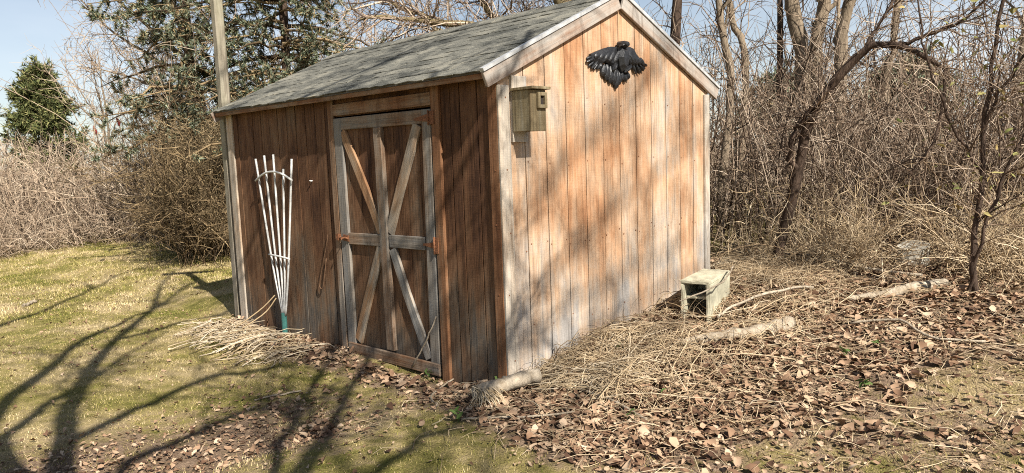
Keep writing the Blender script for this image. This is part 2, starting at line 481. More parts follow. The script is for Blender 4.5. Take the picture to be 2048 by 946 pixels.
def plank(name, p, q, width, thick, normal, mat, parent, bev=.003, warp=0.0, over=0.0):
    """Board from p to q (centre of its outer face's back), length along local Z, outer face along `normal`."""
    p = Vector(p); q = Vector(q); z = (q-p); ln = z.length; z.normalize()
    n = Vector(normal); n = (n - z*n.dot(z)).normalized()
    x = n.cross(z)                      # local X across, local Y = outward
    bm = bmesh.new()
    segs = 5 if warp else 1
    rows = []
    for i in range(segs+1):
        t = i/segs
        dx = warp*math.sin(t*math.pi)
        e = [random.uniform(-.0015, .0015) for _ in range(4)]
        rows.append([bm.verts.new((sx*width/2+dx+e[k], y, t*ln)) for k, (sx, y) in enumerate(((-1, 0), (1, 0), (1, thick), (-1, thick)))])
    for i in range(segs):
        for k in range(4):
            bm.faces.new((rows[i][k], rows[i][(k+1) % 4], rows[i+1][(k+1) % 4], rows[i+1][k]))
    bm.faces.new(rows[0][::-1]); bm.faces.new(rows[-1])
    bmesh.ops.recalc_face_normals(bm, faces=bm.faces)
    if bev:
        eds = [e for e in bm.edges if e.is_manifold and e.calc_face_angle(0) > .5]
        bmesh.ops.bevel(bm, geom=eds, offset=bev, segments=1, affect='EDGES')
    me = bpy.data.meshes.new(name); bm.to_mesh(me); bm.free()
    o = link(name, me, mat, parent, keep=False)
    mw = Matrix(((x.x, n.x, z.x, p.x), (x.y, n.y, z.y, p.y), (x.z, n.z, z.z, p.z), (0, 0, 0, 1)))
    o.matrix_local = PW(parent).inverted() @ mw if parent else mw
    return o

# inner core that closes the walls behind the board joints
core = [(.012, -.12), (W-.012, -.12), (W-.012, under(0)+.03), (W/2, under(W/2)+.03), (.012, under(0)+.03)]
prism('wall_backing', core, 'y', .012, L-.012, M_DARK, shed)

# gable boards (y = 0 face), one polygon each, cut along the slope
S8 = .2032
joints = [-.002] + [.2288+S8*k for k in range(11)] + [W+.002]
for a, c in zip(joints[:-1], joints[1:]):
    g = .0042
    x0, x1 = a+g, c-g
    zb = [-.11 + random.uniform(-.004, .004) for _ in range(2)]
    top = [(x1, under(x1)+.05)]
    if x0 < W/2 < x1: top.append((W/2, under(W/2)+.05))
    top.append((x0, under(x0)+.05))
    d = random.uniform(-.0015, .0015)
    prism('siding_board', [(x0, zb[0]), (x1, zb[1])]+top, 'y', d, .013+d*.2+.004, M_GABLE, shed)
# far gable boards
for a, c in zip(joints[:-1], joints[1:]):
    x0, x1 = a+.0042, c-.0042
    top = [(x1, under(x1)+.05)]
    if x0 < W/2 < x1: top.append((W/2, under(W/2)+.05))
    top.append((x0, under(x0)+.05))
    prism('siding_board', [(x0, -.11), (x1, -.11)]+top, 'y', L-.015, L, M_GABLE, shed)
# front boards (x = 0 face) outside the doorway, and the back wall
fj = [.004, .19, .354, .449, .556] ; fj2 = [1.86] + list(np.arange(1.985, 3.70, .156)) + [L-.002]
for js in (fj, fj2):
    for a, c in zip(js[:-1], js[1:]):
        d = random.uniform(-.002, .002)
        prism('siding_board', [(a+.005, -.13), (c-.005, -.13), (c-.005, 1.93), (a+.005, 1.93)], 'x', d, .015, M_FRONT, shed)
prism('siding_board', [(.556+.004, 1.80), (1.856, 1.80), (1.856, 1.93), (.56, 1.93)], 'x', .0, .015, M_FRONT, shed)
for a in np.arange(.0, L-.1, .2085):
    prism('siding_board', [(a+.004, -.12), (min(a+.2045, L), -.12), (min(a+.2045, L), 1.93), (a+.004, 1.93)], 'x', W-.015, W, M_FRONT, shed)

# corner boards
NX, NY = (-1, 0, 0), (0, -1, 0)
plank('corner_board', (-.0005, .040, -.11), (-.0005, .036, 1.93), .080, .016, NX, M_BROWN, shed)
plank('corner_board', (.036, -.0015, -.09), (.034, -.0015, 1.885), .098, .019, NY, M_TRIM, shed)
plank('corner_board', (W-.035, -.0015, .2), (W-.035, -.0015, 1.90), .074, .02, NY, M_TRIM, shed)
plank('corner_board', (-.0005, L-.062, -.14), (-.0005, L-.062, 1.93), .12, .018, NX, M_TRIM, shed)
plank('corner_board', (.04, L+.001, -.14), (.04, L+.001, 1.88), .085, .018, (0, 1, 0), M_TRIM, shed)

# nail heads, row by row
nv = [(.0048*math.cos(k*math.pi/4), 0, .0048*math.sin(k*math.pi/4)) for k in range(8)]
nme = pymesh('nail_head', [(p[0], -.0015, p[2]) for p in nv] + [(p[0]*1.1, .002, p[2]*1.1) for p in nv],
             [tuple(range(8))] + [(i, i+8, (i+1) % 8+8, (i+1) % 8) for i in range(8)])
nme.materials.append(M_RUST)
for zz in (.32, .86, 1.38, 1.80):
    for xj in joints[1:-1]:
        for off in ((.022,) if zz != .86 else (-.022, .022)):
            o = link('nail_head', nme, None, shed, keep=False)
            o.location = (xj+off+random.uniform(-.008, .008), -.0015, zz+random.uniform(-.03, .03))
for zz in (.12, .55, .98, 1.40, 1.78):
    o = link('nail_head', nme, None, shed, keep=False); o.location = (.03+random.uniform(-.02, .02), -.0215, zz+random.uniform(-.05, .05))
    o = link('nail_head', nme, None, shed, keep=False); o.location = (-.0175, .04+random.uniform(-.02, .02), zz+random.uniform(-.05, .05)); o.rotation_euler = (0, 0, -math.pi/2)

# rake boards with the bright metal drip edge above them
zt = 1.8632
rw = .098
def rake(x0, x1, yy, ny, nm='rake_board', metal=True):
    c = Vector((x0, yy, under(x0) if 0 <= x0 <= W else zt)); e = Vector((x1, yy, under(x1)))
    up = Vector((-(e-c).z, 0, (e-c).x)).normalized()
    if up.z < 0: up = -up
    rb = plank(nm, c+up*rw/2, e+up*rw/2, rw, .024, (0, ny, 0), M_RAKE, shed)
    if metal: plank('drip_edge', c+up*(rw+.012), e+up*(rw+.012), .022, .034, (0, ny, 0), M_DRIP, shed, bev=0)
    return rb
rake(-EO, W/2-.002, -GO+.024, -1); rake(W+EO, W/2+.002, -GO+.024, -1)
for sx in (-EO, W+EO): rake(sx, W/2+(-.002 if sx < 0 else .002), L+.026, 1, metal=False)
# fascia and soffit strip
YE0, YE1 = -GO+.024+.001, L+.05
plank('fascia_board', (-EO+.018, YE0, 1.937), (-EO+.018, YE1, 1.937), .036, .018, NX, M_BROWN, shed)
plank('fascia_board', (W+EO-.018, YE0, 1.937), (W+EO-.018, YE1, 1.937), .036, .018, (1, 0, 0), M_BROWN, shed)

# roof: deck, then the shingles laid course by course
def deck(sign):
    xe = -EO-.006 if sign > 0 else W+EO+.006
    a, c = xe, W/2
    z0, z1 = 1.953, 1.953+SLOPE*(W/2+EO+.006)
    vs = [(a, YE0-.003, z0), (c, YE0-.003, z1), (c, YE1+.012, z1), (a, YE1+.012, z0)]
    vs += [(p[0], p[1], p[2]+.014) for p in vs]
    return vs
m, nt, b = new_mat('weathered_shingle', .95, .15)
tc = nd(nt, 'ShaderNodeTexCoord'); oi = nd(nt, 'ShaderNodeObjectInfo'); ge = nd(nt, 'ShaderNodeNewGeometry')
na = noise(nt, ge.outputs['Position'], 2.2, 5, .65); nb = noise(nt, ge.outputs['Position'], 1, 4, .7, (70, 7, 70)); nc = noise(nt, ge.outputs['Position'], 120, 3, .7)
f = math_(nt, 'ADD', math_(nt, 'MULTIPLY', na, .55), math_(nt, 'MULTIPLY', nb, .45))
f = math_(nt, 'ADD', f, math_(nt, 'MULTIPLY', math_(nt, 'SUBTRACT', oi.outputs['Random'], .5), .12))
f = math_(nt, 'ADD', f, math_(nt, 'MULTIPLY', math_(nt, 'SUBTRACT', nc, .5), .5), True)
c = ramp(nt, f, [(.3, (.022, .023, .02)), (.44, (.095, .094, .08)), (.56, (.20, .19, .155)), (.78, (.35, .315, .235))])
nt.links.new(c, b.inputs['Base Color'])
bump(nt, b, math_(nt, 'ADD', nb, nc), .8, .008)
M_SHINGLE = m
M_DECK = plain('roof_deck', (.10, .09, .08), .95)
BOX = [(0, 1, 2, 3), (7, 6, 5, 4), (0, 4, 5, 1), (1, 5, 6, 2), (2, 6, 7, 3), (3, 7, 4, 0)]
roof = link('roof', pymesh('roof', deck(1), BOX), M_DECK, shed)
roof_b = link('roof', pymesh('roof', deck(-1), BOX), M_DECK, shed)

def shingle_mesh(seed, wd):
    r = random.Random(seed)
    n = 4
    top, bot = [], []
    # local: X down the slope from butt (0) up to head (.20), Y across, Z up
    vs = []
    for j in range(n+1):
        y = wd*j/n
        e = r.uniform(-.007, .007)
        curl = r.uniform(.002, .010)
        vs.append((e-.004, y, curl))            # butt, upper edge
        vs.append((.07, y, .007+r.uniform(0, .002)))
        vs.append((.185, y, .001))
        vs.append((e-.003, y, curl-.0065))      # butt, lower edge
    fs = []
    for j in range(n):
        a, c = 4*j, 4*(j+1)
        fs += [(a, a+1, c+1, c), (a+1, a+2, c+2, c+1), (a, c, c+3, a+3), (a+3, c+3, c+2, a+2)]
    fs += [(3, 2, 1, 0), (4*n, 4*n+1, 4*n+2, 4*n+3)]
    me = pymesh('shingle', vs, fs); me.materials.append(M_SHINGLE)
    return me
SHM = [shingle_mesh(i, .296) for i in range(8)]
RL = (W/2+EO+.006)/math.cos(SA)
EXPO = .126
ncourse = int(RL/EXPO)+1
y0, y1 = YE0-.012, YE1+.02
back_parts = []
for sgn in (1, -1):
    base = Matrix.Identity(4)
    for ci in range(ncourse):
        sdist = ci*EXPO - .012
        yy = y0 - (ci % 2)*.15 - random.uniform(0, .02)
        while yy < y1:
            a = max(yy, y0); bnd = min(yy+.30, y1)
            wdt = bnd-a
            if wdt > .03:
                x = -EO-.006 + sdist*math.cos(SA); z = 1.953+.015 + sdist*math.sin(SA)
                tilt = random.uniform(-.012, .012)
                rot = Matrix.Rotation(-SA+tilt, 4, 'Y') @ Matrix.Rotation(random.uniform(-.008, .008), 4, 'Z')
                mw = Matrix.Translation((x, a, z+random.uniform(0, .003))) @ rot @ Matrix.Diagonal((1 if ci < ncourse-1 else .62, wdt/.302, 1, 1))
                if sgn > 0:
                    o = link('shingle', random.choice(SHM), None, roof, keep=False)
                    o.matrix_local = PW(roof).inverted() @ mw
                else:
                    me = random.choice(SHM)
                    vv = [mw @ v.co for v in me.vertices]
                    back_parts.append(([(W-v.x, v.y, v.z) for v in vv], [tuple(p.vertices) for p in me.polygons]))
            yy += .302
vs, fs = [], []
for v, f_ in back_parts:
    o_ = len(vs); vs += v; fs += [tuple(i+o_ for i in reversed(q)) for q in f_]
tag(link('shingle_cover', pymesh('shingle_cover', vs, fs), M_SHINGLE, roof_b), kind='stuff')
# ridge caps
for k in range(int((y1-y0)/.2)):
    ya = y0+.2*k; h = 1.953+SLOPE*(W/2+EO+.006)+.034+random.uniform(0, .004)
    q = .13
    vs = [(W/2-q, ya, h-q*SLOPE), (W/2, ya, h+.006), (W/2+q, ya, h-q*SLOPE), (W/2-q, ya+.24, h-q*SLOPE-.006), (W/2, ya+.24, h), (W/2+q, ya+.24, h-q*SLOPE-.006)]
    vs += [(p[0], p[1], p[2]-.008) for p in vs]
    link('ridge_cap', pymesh('ridge_cap', vs, [(0, 1, 4, 3), (1, 2, 5, 4), (6, 9, 10, 7), (7, 10, 11, 8), (0, 6, 7, 1), (1, 7, 8, 2), (0, 3, 9, 6), (2, 8, 11, 5), (3, 4, 10, 9), (4, 5, 11, 10)]), M_SHINGLE, roof)

# ---- doorway
plank('door_casing', (-.0015, .590, -.12), (-.0015, .578, 1.93), .082, .024, NX, M_BROWN, shed)
plank('door_casing', (-.0015, 1.868, -.12), (-.0015, 1.872, 1.93), .072, .022, NX, M_BROWN, shed)
plank('door_header', (-.0015, .622, 1.852), (-.0015, 1.832, 1.852), .088, .024, NX, M_BROWN, shed)
door = link('door', pymesh('door', [(.012, .640, -.09), (.012, 1.826, -.09), (.012, 1.826, 1.80), (.012, .640, 1.80),
            (.022, .640, -.09), (.022, 1.826, -.09), (.022, 1.826, 1.80), (.022, .640, 1.80)], BOX), M_DARK, shed)
dj = np.linspace(.642, 1.824, 9)
for a, c in zip(dj[:-1], dj[1:]):
    d = random.uniform(-.001, .001)
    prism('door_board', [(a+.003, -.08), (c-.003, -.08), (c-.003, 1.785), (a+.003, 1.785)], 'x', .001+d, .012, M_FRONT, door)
XF = -.0005
plank('stile', (XF, .705, -.075), (XF, .676, 1.785), .094, .024, NX, M_FRAME, door)
plank('stile', (XF, 1.752, -.06), (XF, 1.778, 1.787), .105, .024, NX, M_FRAME, door)
plank('rail', (XF, .726, 1.738), (XF, 1.724, 1.742), .094, .024, NX, M_FRAME, door)
plank('rail', (XF, .753, .864), (XF, 1.172, .858), .092, .024, NX, M_FRAME, door)
plank('rail', (XF, 1.266, .856), (XF, 1.710, .848), .090, .024, NX, M_FRAME, door)
plank('rail', (XF-.025, .640, -.018), (XF-.025, 1.775, -.035), .085, .020, NX, M_FRAME, door)
plank('centre_stile', (XF, 1.219, .028), (XF, 1.241, 1.692), .092, .034, NX, M_FRAME, door)
plank('brace', (XF, 1.722, 1.684), (XF, 1.278, .920), .082, .022, NX, M_BRACE, door, warp=.008)
plank('brace', (XF, .782, 1.688), (XF, 1.172, .918), .088, .022, NX, M_BRACE, door, warp=-.006)
plank('brace', (XF, 1.668, .030), (XF, 1.292, .800), .092, .022, NX, M_BRACE, door, warp=.008)
plank('brace', (XF, 1.146, .800), (XF, .772, .036), .082, .022, NX, M_BRACE, door, warp=-.012)

# ironwork
def iron(name, polyyz, x0, x1, parent, mat=M_RUST):
    return prism(name, polyyz, 'x', x0, x1, mat, parent)
h1 = iron('strap_hinge', [(.640, 1.695), (.655, 1.700), (.80, 1.716), (.80, 1.728), (.655, 1.752), (.640, 1.752)], -.0255, -.031, door)
iron('hinge_leaf', [(.585, 1.680), (.634, 1.680), (.634, 1.770), (.585, 1.770)], -.0265, -.031, h1)
h2 = iron('strap_hinge', [(.640, .835), (.70, .846), (.765, .852), (.765, .866), (.70, .872), (.640, .885)], -.0255, -.031, door)
iron('hinge_leaf', [(.60, .805), (.634, .805), (.634, .915), (.60, .915)], -.0265, -.032, h2)
def rod(name, pts, r, mat, parent=None, n=10, k=8, wob=0.0, smooth=True, label=None, catg=None, rad=None):
    q, rr, k = limb(pts, rad if rad is not None else [r, r], n, k, wob)
    V, F = tubes(q, rr, k)
    # closed ends
    me = pymesh(name, V, [tuple(x) for x in F.tolist()] + [tuple(range(k))[::-1], tuple(range((n-1)*k, n*k))], False)
    if smooth:
        me.polygons.foreach_set('use_smooth', [len(p.vertices) == 4 for p in me.polygons])
    o = link(name, me, mat, parent)
    if label: tag(o, label, catg)
    return o
rod('hinge_pin', [(-.036, .637, 1.675), (-.036, .637, 1.775)], .006, M_RUST, h1, 3)
rod('hinge_pin', [(-.036, .637, .80), (-.036, .637, .92)], .007, M_RUST, h2, 3)
la = iron('latch', [(1.70, .825), (1.775, .830), (1.775, .878), (1.70, .872)], -.0255, -.032, door)
rod('latch_bolt', [(-.040, 1.70, .852), (-.042, 1.79, .852), (-.040, 1.86, .846)], .008, M_RUST, la, 6)
rod('latch_handle', [(-.040, 1.745, .852), (-.070, 1.742, .850), (-.072, 1.738, .838)], .006, M_RUST, la, 6)
iron('latch_keeper', [(1.815, .830), (1.852, .830), (1.852, .880), (1.815, .880)], -.0255, -.052, la)
# wire hook hanging on the front wall, and a nail
hk = rod('wire_hook', [(-.012, 2.035, .86), (-.02, 2.05, .78), (-.02, 2.17, .52), (-.02, 2.21, .42), (-.02, 2.16, .40), (-.02, 2.12, .50), (-.02, 2.07, .66)], .005, M_DARKWOOD, None, 24, 6)
tag(hk, 'dark wire loop hanging on the shed wall left of the door', 'hook')
nl = rod('wall_hook', [(.002, 2.245, 1.30), (-.018, 2.245, 1.30), (-.022, 2.245, 1.306)], .006, M_WHITE, None, 6)
tag(nl, 'small white hook on the shed wall beside the fan trellis', 'hook')

# ------------------------------------------------------------------ birdhouse
bh = empty('birdhouse', (.167, 0, 1.60), 'small weathered birdhouse with square entrance mounted on the gable corner', 'birdhouse')
def slab(name, x0, x1, ya, yb, z0, z1, mat, parent, bev=.002):
    bm = bmesh.new()
    bmesh.ops.create_cube(bm, size=1)
    for v in bm.verts:
        v.co = Vector(((x0+x1)/2+v.co.x*(x1-x0), (ya+yb)/2+v.co.y*(yb-ya), (z0+z1)/2+v.co.z*(z1-z0)))
    if bev: bmesh.ops.bevel(bm, geom=bm.edges[:], offset=bev, segments=1, affect='EDGES')
    me = bpy.data.meshes.new(name); bm.to_mesh(me); bm.free()
    return link(name, me, mat, parent)
slab('back_board', .102, .236, -.022, -.003, 1.535, 1.945, M_TRIM, bh)
slab('side_panel', .100, .114, -.165, -.0225, 1.60, 1.848, M_BIRD, bh)
slab('side_panel', .222, .236, -.165, -.0225, 1.60, 1.848, M_BIRD, bh)
slab('front_panel', .099, .237, -.181, -.1655, 1.597, 1.846, M_BIRD, bh)
slab('floor_panel', .1145, .2215, -.165, -.0225, 1.603, 1.616, M_BIRD, bh)
rf = slab('lid', .084, .254, -.212, -.0225, 1.849, 1.866, M_BIRD, bh)
PW(rf)
hb = [(.152, 1.738), (.232, 1.738), (.232, 1.835), (.152, 1.835)]
for (a0, a1, c0, c1) in ((.150, .172, 1.735, 1.832), (.212, .234, 1.735, 1.832), (.1722, .2118, 1.735, 1.757), (.1722, .2118, 1.810, 1.832)):
    slab('entrance_frame', a0, a1, -.200, -.1815, c0, c1, M_BIRD, bh)
slab('dark_hole_plate', .1722, .2118, -.1835, -.1812, 1.7572, 1.8098, M_DARK, bh, 0)  # flat dark plate painting the shade of a hole; none is cut

# ------------------------------------------------------------------ eagle plaque
eg = empty('eagle_plaque', (1.24, 0, 1.90), 'black cast spread-winged bird ornament high on the gable wall', 'ornament')
def relief(name, outline, y_back, y_front, parent, rise=.4):
    """Plate with a domed face: outline on the wall plane, inset ring, centre."""
    c = np.mean(outline, 0); n = len(outline)
    vs = [(p[0], y_back, p[1]) for p in outline]
    vs += [(p[0], y_back+(y_front-y_back)*.55, p[1]) for p in outline]
    vs += [(c[0]+(p[0]-c[0])*.6, y_front, c[1]+(p[1]-c[1])*.6) for p in outline]
    vs += [(c[0], y_front-.004, c[1])]
    fs = [tuple(range(n))]
    for i in range(n):
        j = (i+1) % n
        fs += [(i, j, n+j, n+i), (n+i, n+j, 2*n+j, 2*n+i), (2*n+i, 2*n+j, 3*n)]
    me = pymesh(name, vs, fs, False)
    bm = bmesh.new(); bm.from_mesh(me); bmesh.ops.recalc_face_normals(bm, faces=bm.faces); bm.to_mesh(me); bm.free()
    return link(name, me, M_BLACK, parent)
def feather(name, p, q, wd, yb, yf, parent):
    p = np.array(p); q = np.array(q); d = q-p; ln = np.linalg.norm(d); d /= ln; s = np.array([-d[1], d[0]])
    prof = [(0, .45), (.25, .8), (.55, 1), (.8, .9), (.95, .5), (1, .0)]
    out = [p + d*ln*t + s*wd/2*k for t, k in prof] + [p + d*ln*t - s*wd/2*k for t, k in prof[-2::-1]]
    return relief(name, out, yb, yf, parent)
wl = relief('wing', [(1.20, 2.20), (1.12, 2.196), (1.056, 2.181), (.97, 2.155), (.895, 2.129), (.905, 2.085), (.99, 2.06), (1.06, 2.085), (1.13, 2.06), (1.19, 2.045), (1.215, 2.12)], -.004, -.040, eg)
for i, (a, bq) in enumerate([((.95, 2.125), (.862, 2.098)), ((.95, 2.11), (.853, 2.073)), ((.96, 2.10), (.878, 2.045)), ((.975, 2.095), (.905, 2.030)), ((.99, 2.09), (.935, 2.022)), ((1.01, 2.085), (.970, 2.028)), ((1.03, 2.085), (1.0, 2.035))]):
    feather('wing_feather', a, bq, .021, -.006-.001*i, -.022-.010*(i % 2), wl)
for i in range(5):
    feather('covert_feather', (1.20-.055*i, 2.165-.008*i), (1.14-.055*i, 2.082+.006*i), .04, -.03, -.052+.002*i, wl)
wr = relief('wing', [(1.30, 2.196), (1.35, 2.213), (1.406, 2.201), (1.44, 2.165), (1.48, 2.140), (1.54, 2.112), (1.53, 2.085), (1.45, 2.085), (1.40, 2.075), (1.34, 2.082), (1.29, 2.065), (1.27, 2.12)], -.004, -.040, eg)
for i, (a, bq) in enumerate([((1.49, 2.118), (1.552, 2.106)), ((1.49, 2.11), (1.582, 2.086)), ((1.475, 2.10), (1.560, 2.064)), ((1.465, 2.095), (1.535, 2.048)), ((1.45, 2.09), (1.510, 2.034)), ((1.43, 2.09), (1.475, 2.024)), ((1.41, 2.085), (1.44, 2.020)), ((1.395, 2.085), (1.413, 2.036))]):
    feather('wing_feather', a, bq, .020, -.006-.001*i, -.022-.010*(i % 2), wr)
for i in range(5):
    feather('covert_feather', (1.29+.045*i, 2.160-.006*i), (1.34+.045*i, 2.088), .036, -.03, -.050+.002*i, wr)
relief('body', [(1.205, 2.205), (1.275, 2.205), (1.30, 2.15), (1.29, 2.09), (1.265, 2.04), (1.225, 2.02), (1.20, 2.06), (1.188, 2.13)], -.004, -.075, eg)
relief('head', [(1.200, 2.205), (1.198, 2.224), (1.212, 2.238), (1.236, 2.242), (1.262, 2.232), (1.272, 2.212), (1.262, 2.192), (1.225, 2.188)], -.02, -.095, eg)
relief('beak', [(1.206, 2.222), (1.192, 2.212), (1.186, 2.198), (1.196, 2.203), (1.212, 2.206)], -.05, -.085, eg)
for p, q, wd in [((1.06, 2.065), (1.03, 1.985), .055), ((1.09, 2.07), (1.07, 1.958), .055), ((1.13, 2.06), (1.115, 1.938), .055), ((1.17, 2.06), (1.16, 1.930), .055),
                 ((1.20, 2.04), (1.187, 1.903), .05), ((1.225, 2.03), (1.215, 1.93), .05), ((1.25, 2.03), (1.25, 1.955), .045), ((1.28, 2.02), (1.305, 1.958), .045), ((1.32, 2.03), (1.335, 1.975), .04)]:
    feather('tail_feather', p, q, wd, -.004, -.034, eg)
for p, q in [((1.16, 2.085), (1.12, 2.02)), ((1.35, 2.08), (1.26, 2.02))]:
    feather('leg', p, q, .03, -.02, -.06, eg)

# ------------------------------------------------------------------ fan trellis
tr = empty('fan_trellis', (-.06, 2.785, -.03), 'white fan-shaped garden trellis with green foot leaning on the shed wall', 'trellis')
tops = [(3.134, 1.502), (2.966, 1.529), (2.798, 1.534), (2.638, 1.405), (2.479, 1.488)]
for i, (ty, tz) in enumerate(tops):
    by = 2.785+(2-i)*-.011 if False else 2.775+(2-i)*.012
    my = by + (ty-by)*.40
    rod('slat', [(-.062, by, .10), (-.055, my+(.01 if i < 2 else -.0), .58), (-.045, ty, tz)], .0095, M_WHITE, tr, 10, 6)
rod('cross_bar', [(-.066, 3.125, 1.305), (-.068, 2.96, 1.365), (-.068, 2.80, 1.385), (-.068, 2.63, 1.365), (-.066, 2.462, 1.308)], .0095, M_WHITE, tr, 12, 6)
rod('cross_bar', [(-.078, 2.945, .640), (-.078, 2.77, .636), (-.078, 2.580, .626)], .0085, M_WHITE, tr, 6, 6)
rod('foot_sleeve', [(-.064, 2.782, -.06), (-.063, 2.778, .118)], .024, M_GREEN, tr, 4, 10, 0, False)

# ------------------------------------------------------------------ post behind the corner
po = empty('wooden_post', (.045, 3.865, -.1), 'tall square grey wooden post standing behind the far shed corner', 'post')
plank('shaft', (0, 3.885, -.3), (0, 3.885, 3.2), .09, -.09, (-1, 0, 0), M_POST, po, bev=.006)
plank('top_board', (-.22, 4.12, 3.29), (.31, 3.65, 3.29), .11, .09, (0, 0, -1), M_POST, po, bev=.004)

# ------------------------------------------------------------------ block, logs, stump, sticks
bl = empty('concrete_block', (1.865, -.335, .14), 'pale hollow concrete block with dark open end lying at the gable foot', 'block', None, math.radians(13))
def blk(name, l0, l1, w0, w1, z0, z1, mat):
    bm = bmesh.new(); bmesh.ops.create_cube(bm, size=1)
    for v in bm.verts: v.co = Vector(((l0+l1)/2+v.co.x*(l1-l0), (w0+w1)/2+v.co.y*(w1-w0), (z0+z1)/2+v.co.z*(z1-z0)))
    bmesh.ops.bevel(bm, geom=bm.edges[:], offset=.005, segments=2, affect='EDGES')
    bmesh.ops.subdivide_edges(bm, edges=[e for e in bm.edges if e.calc_length() > .15], cuts=4, use_grid_fill=True)
    for v in bm.verts: v.co += Vector((random.uniform(-.003, .003), random.uniform(-.003, .003), random.uniform(-.003, .003)))
    me = bpy.data.meshes.new(name); bm.to_mesh(me); bm.free()
    return link(name, me, mat, bl, keep=False)
blk('top_slab', -.28, .28, -.115, .105, .305, .332, M_STONE)
blk('side_slab', -.28, .28, -.115, -.088, -.14, .3045, M_STONE)
blk('side_slab', -.278, .278, .078, .105, -.14, .3045, M_STONE)
blk('web', -.235, .27, -.0875, .0775, .185, .205, M_STONE)
blk('end_slab', .24, .27, -.0875, .0775, -.14, .18, M_STONE)
blk('back_web', 0.05, 0.09, -.0875, .0775, .206, .304, M_STONE)  # webs set far back so the hollowed end reads as dark shade
blk('back_web', 0.05, 0.09, -.0875, .0775, -.14, .184, M_STONE)

lg = empty('fallen_log', (-.15, -.13, .04), 'short pale log with shredded bark at the near shed corner', 'log')
rod('trunk', [(-.36, -.085, .055), (-.14, -.14, .075), (.085, -.21, .085)], .048, M_LOG, lg, 22, 12, .004, rad=[.05, .046, .05, .043])
P = []
for i in range(70):
    a = rng.uniform(-.38, -.26); s = np.array([a, -.10+rng.normal(0, .03), .085+rng.normal(0, .008)])
    e = s + np.array([-.03+rng.normal(0, .05), -.10+rng.normal(0, .05), -.09])
    mid = (s+e)/2 + np.array([0, -.03, .015])
    P.append(resample([s, mid, e], [1, 1], 5)[0])
V, F = tubes(np.array(P), np.full((70, 5), .0028), 3)
tag(link('bark_shreds', fastmesh('bark_shreds', V, F), M_STRAW, lg), kind='stuff')
lb = rod('fallen_log', [(1.01, -.56, .14), (1.25, -.80, .175), (1.45, -.98, .20), (1.66, -1.10, .235)], .06, M_LOG, None, 26, 12, .006, rad=[.02, .045, .04, .056, .05])
tag(lb, 'grey weathered log half buried in dry grass before the pale block', 'log')
lc = rod('fallen_log', [(2.40, -1.22, .29), (2.68, -1.45, .32), (2.9, -1.52, .33), (3.19, -1.66, .34)], .05, M_LOG, None, 26, 12, .006, rad=[.025, .04, .036, .044, .03])
tag(lc, 'pale split log lying at the foot of the thicket below the stump', 'log')
# stump
bm = bmesh.new()
ring_prev = None
for zi, (zz, rr) in enumerate([(-.1, .15), (.02, .135), (.10, .125), (.17, .125), (.20, .13)]):
    ring = [bm.verts.new((3.95+rr*(1+.12*math.sin(k*2.1+zi*.4)+random.uniform(-.07, .07))*math.cos(k/14*2*math.pi), -1.22+rr*(1+random.uniform(-.08, .08))*math.sin(k/14*2*math.pi), .32+zz+(.03*math.cos(k/14*2*math.pi) if zi == 4 else 0))) for k in range(14)]
    if ring_prev:
        for k in range(14): bm.faces.new((ring_prev[k], ring_prev[(k+1) % 14], ring[(k+1) % 14], ring[k]))
    ring_prev = ring
bm.faces.new(ring_prev)
me = bpy.data.meshes.new('tree_stump'); bm.to_mesh(me); bm.free()
tag(link('tree_stump', me, M_GREYSTONE), 'small grey stump at the foot of the brush, right of the arching tree', 'stump')

def on(x, y, h=.012): return (x, y, float(gz(x, y))+h)
sticks = [([on(3.76, -.04, .06), on(3.6, -.45, .10), on(3.43, -.86, .06), on(3.38, -1.45, .03)], .013, 'long pale crooked stick lying along the foot of the brush'),
          ([on(1.55, -.62, .10), on(1.75, -.60, .10), on(2.05, -.80, .12), on(2.3, -1.0, .10)], .010, 'pale stick leaning across the face of the pale block'),
          ([on(1.81, -1.45, .05), on(1.88, -1.71, .10), on(1.77, -1.94, .05), on(1.86, -2.22, .03)], .008, 'thin curved twig arching over the leaf litter at right'),
          ([on(-1.09, 1.28), on(-.95, 1.25), on(-.80, 1.19)], .006, 'short straw-coloured stalk on the lawn before the door'),
          ([(-.05, .93, -.04), (-.06, .74, .19), (-.03, .66, .36)], .0055, 'pale stalk leaning up against the door foot at the hinge side'),
          ([on(.13, -.28, .04), on(.12, -.60, .03), on(0.0, -1.05, .02)], .008, 'pale straight stick pointing away from the short log'),
          ([on(.02, .55, .03), on(-.35, .35, .03), on(-.55, .05, .02)], .006, 'thin pale stalk among leaves below the shed corner'),
          ([on(-.62, -.25, .02), on(-.4, -.55, .03), on(-.15, -.7, .02)], .006, 'short bent twig in the leaf litter below the short log'),
          ([on(-1.17, 7.2, .02), on(-1.0, 7.35, .02)], .02, 'small pale piece of wood on the far left lawn'),
          ([(1.35, -.42, .36), (1.62, -.60, .47), (2.1, -.45, .52)], .006, 'thin dark twig slanting over the top of the pale block')]
for pts, r, lab in sticks:
    tag(rod('dead_stick', pts, r, M_LOG, None, 12, 6, r*.5), lab, 'stick')
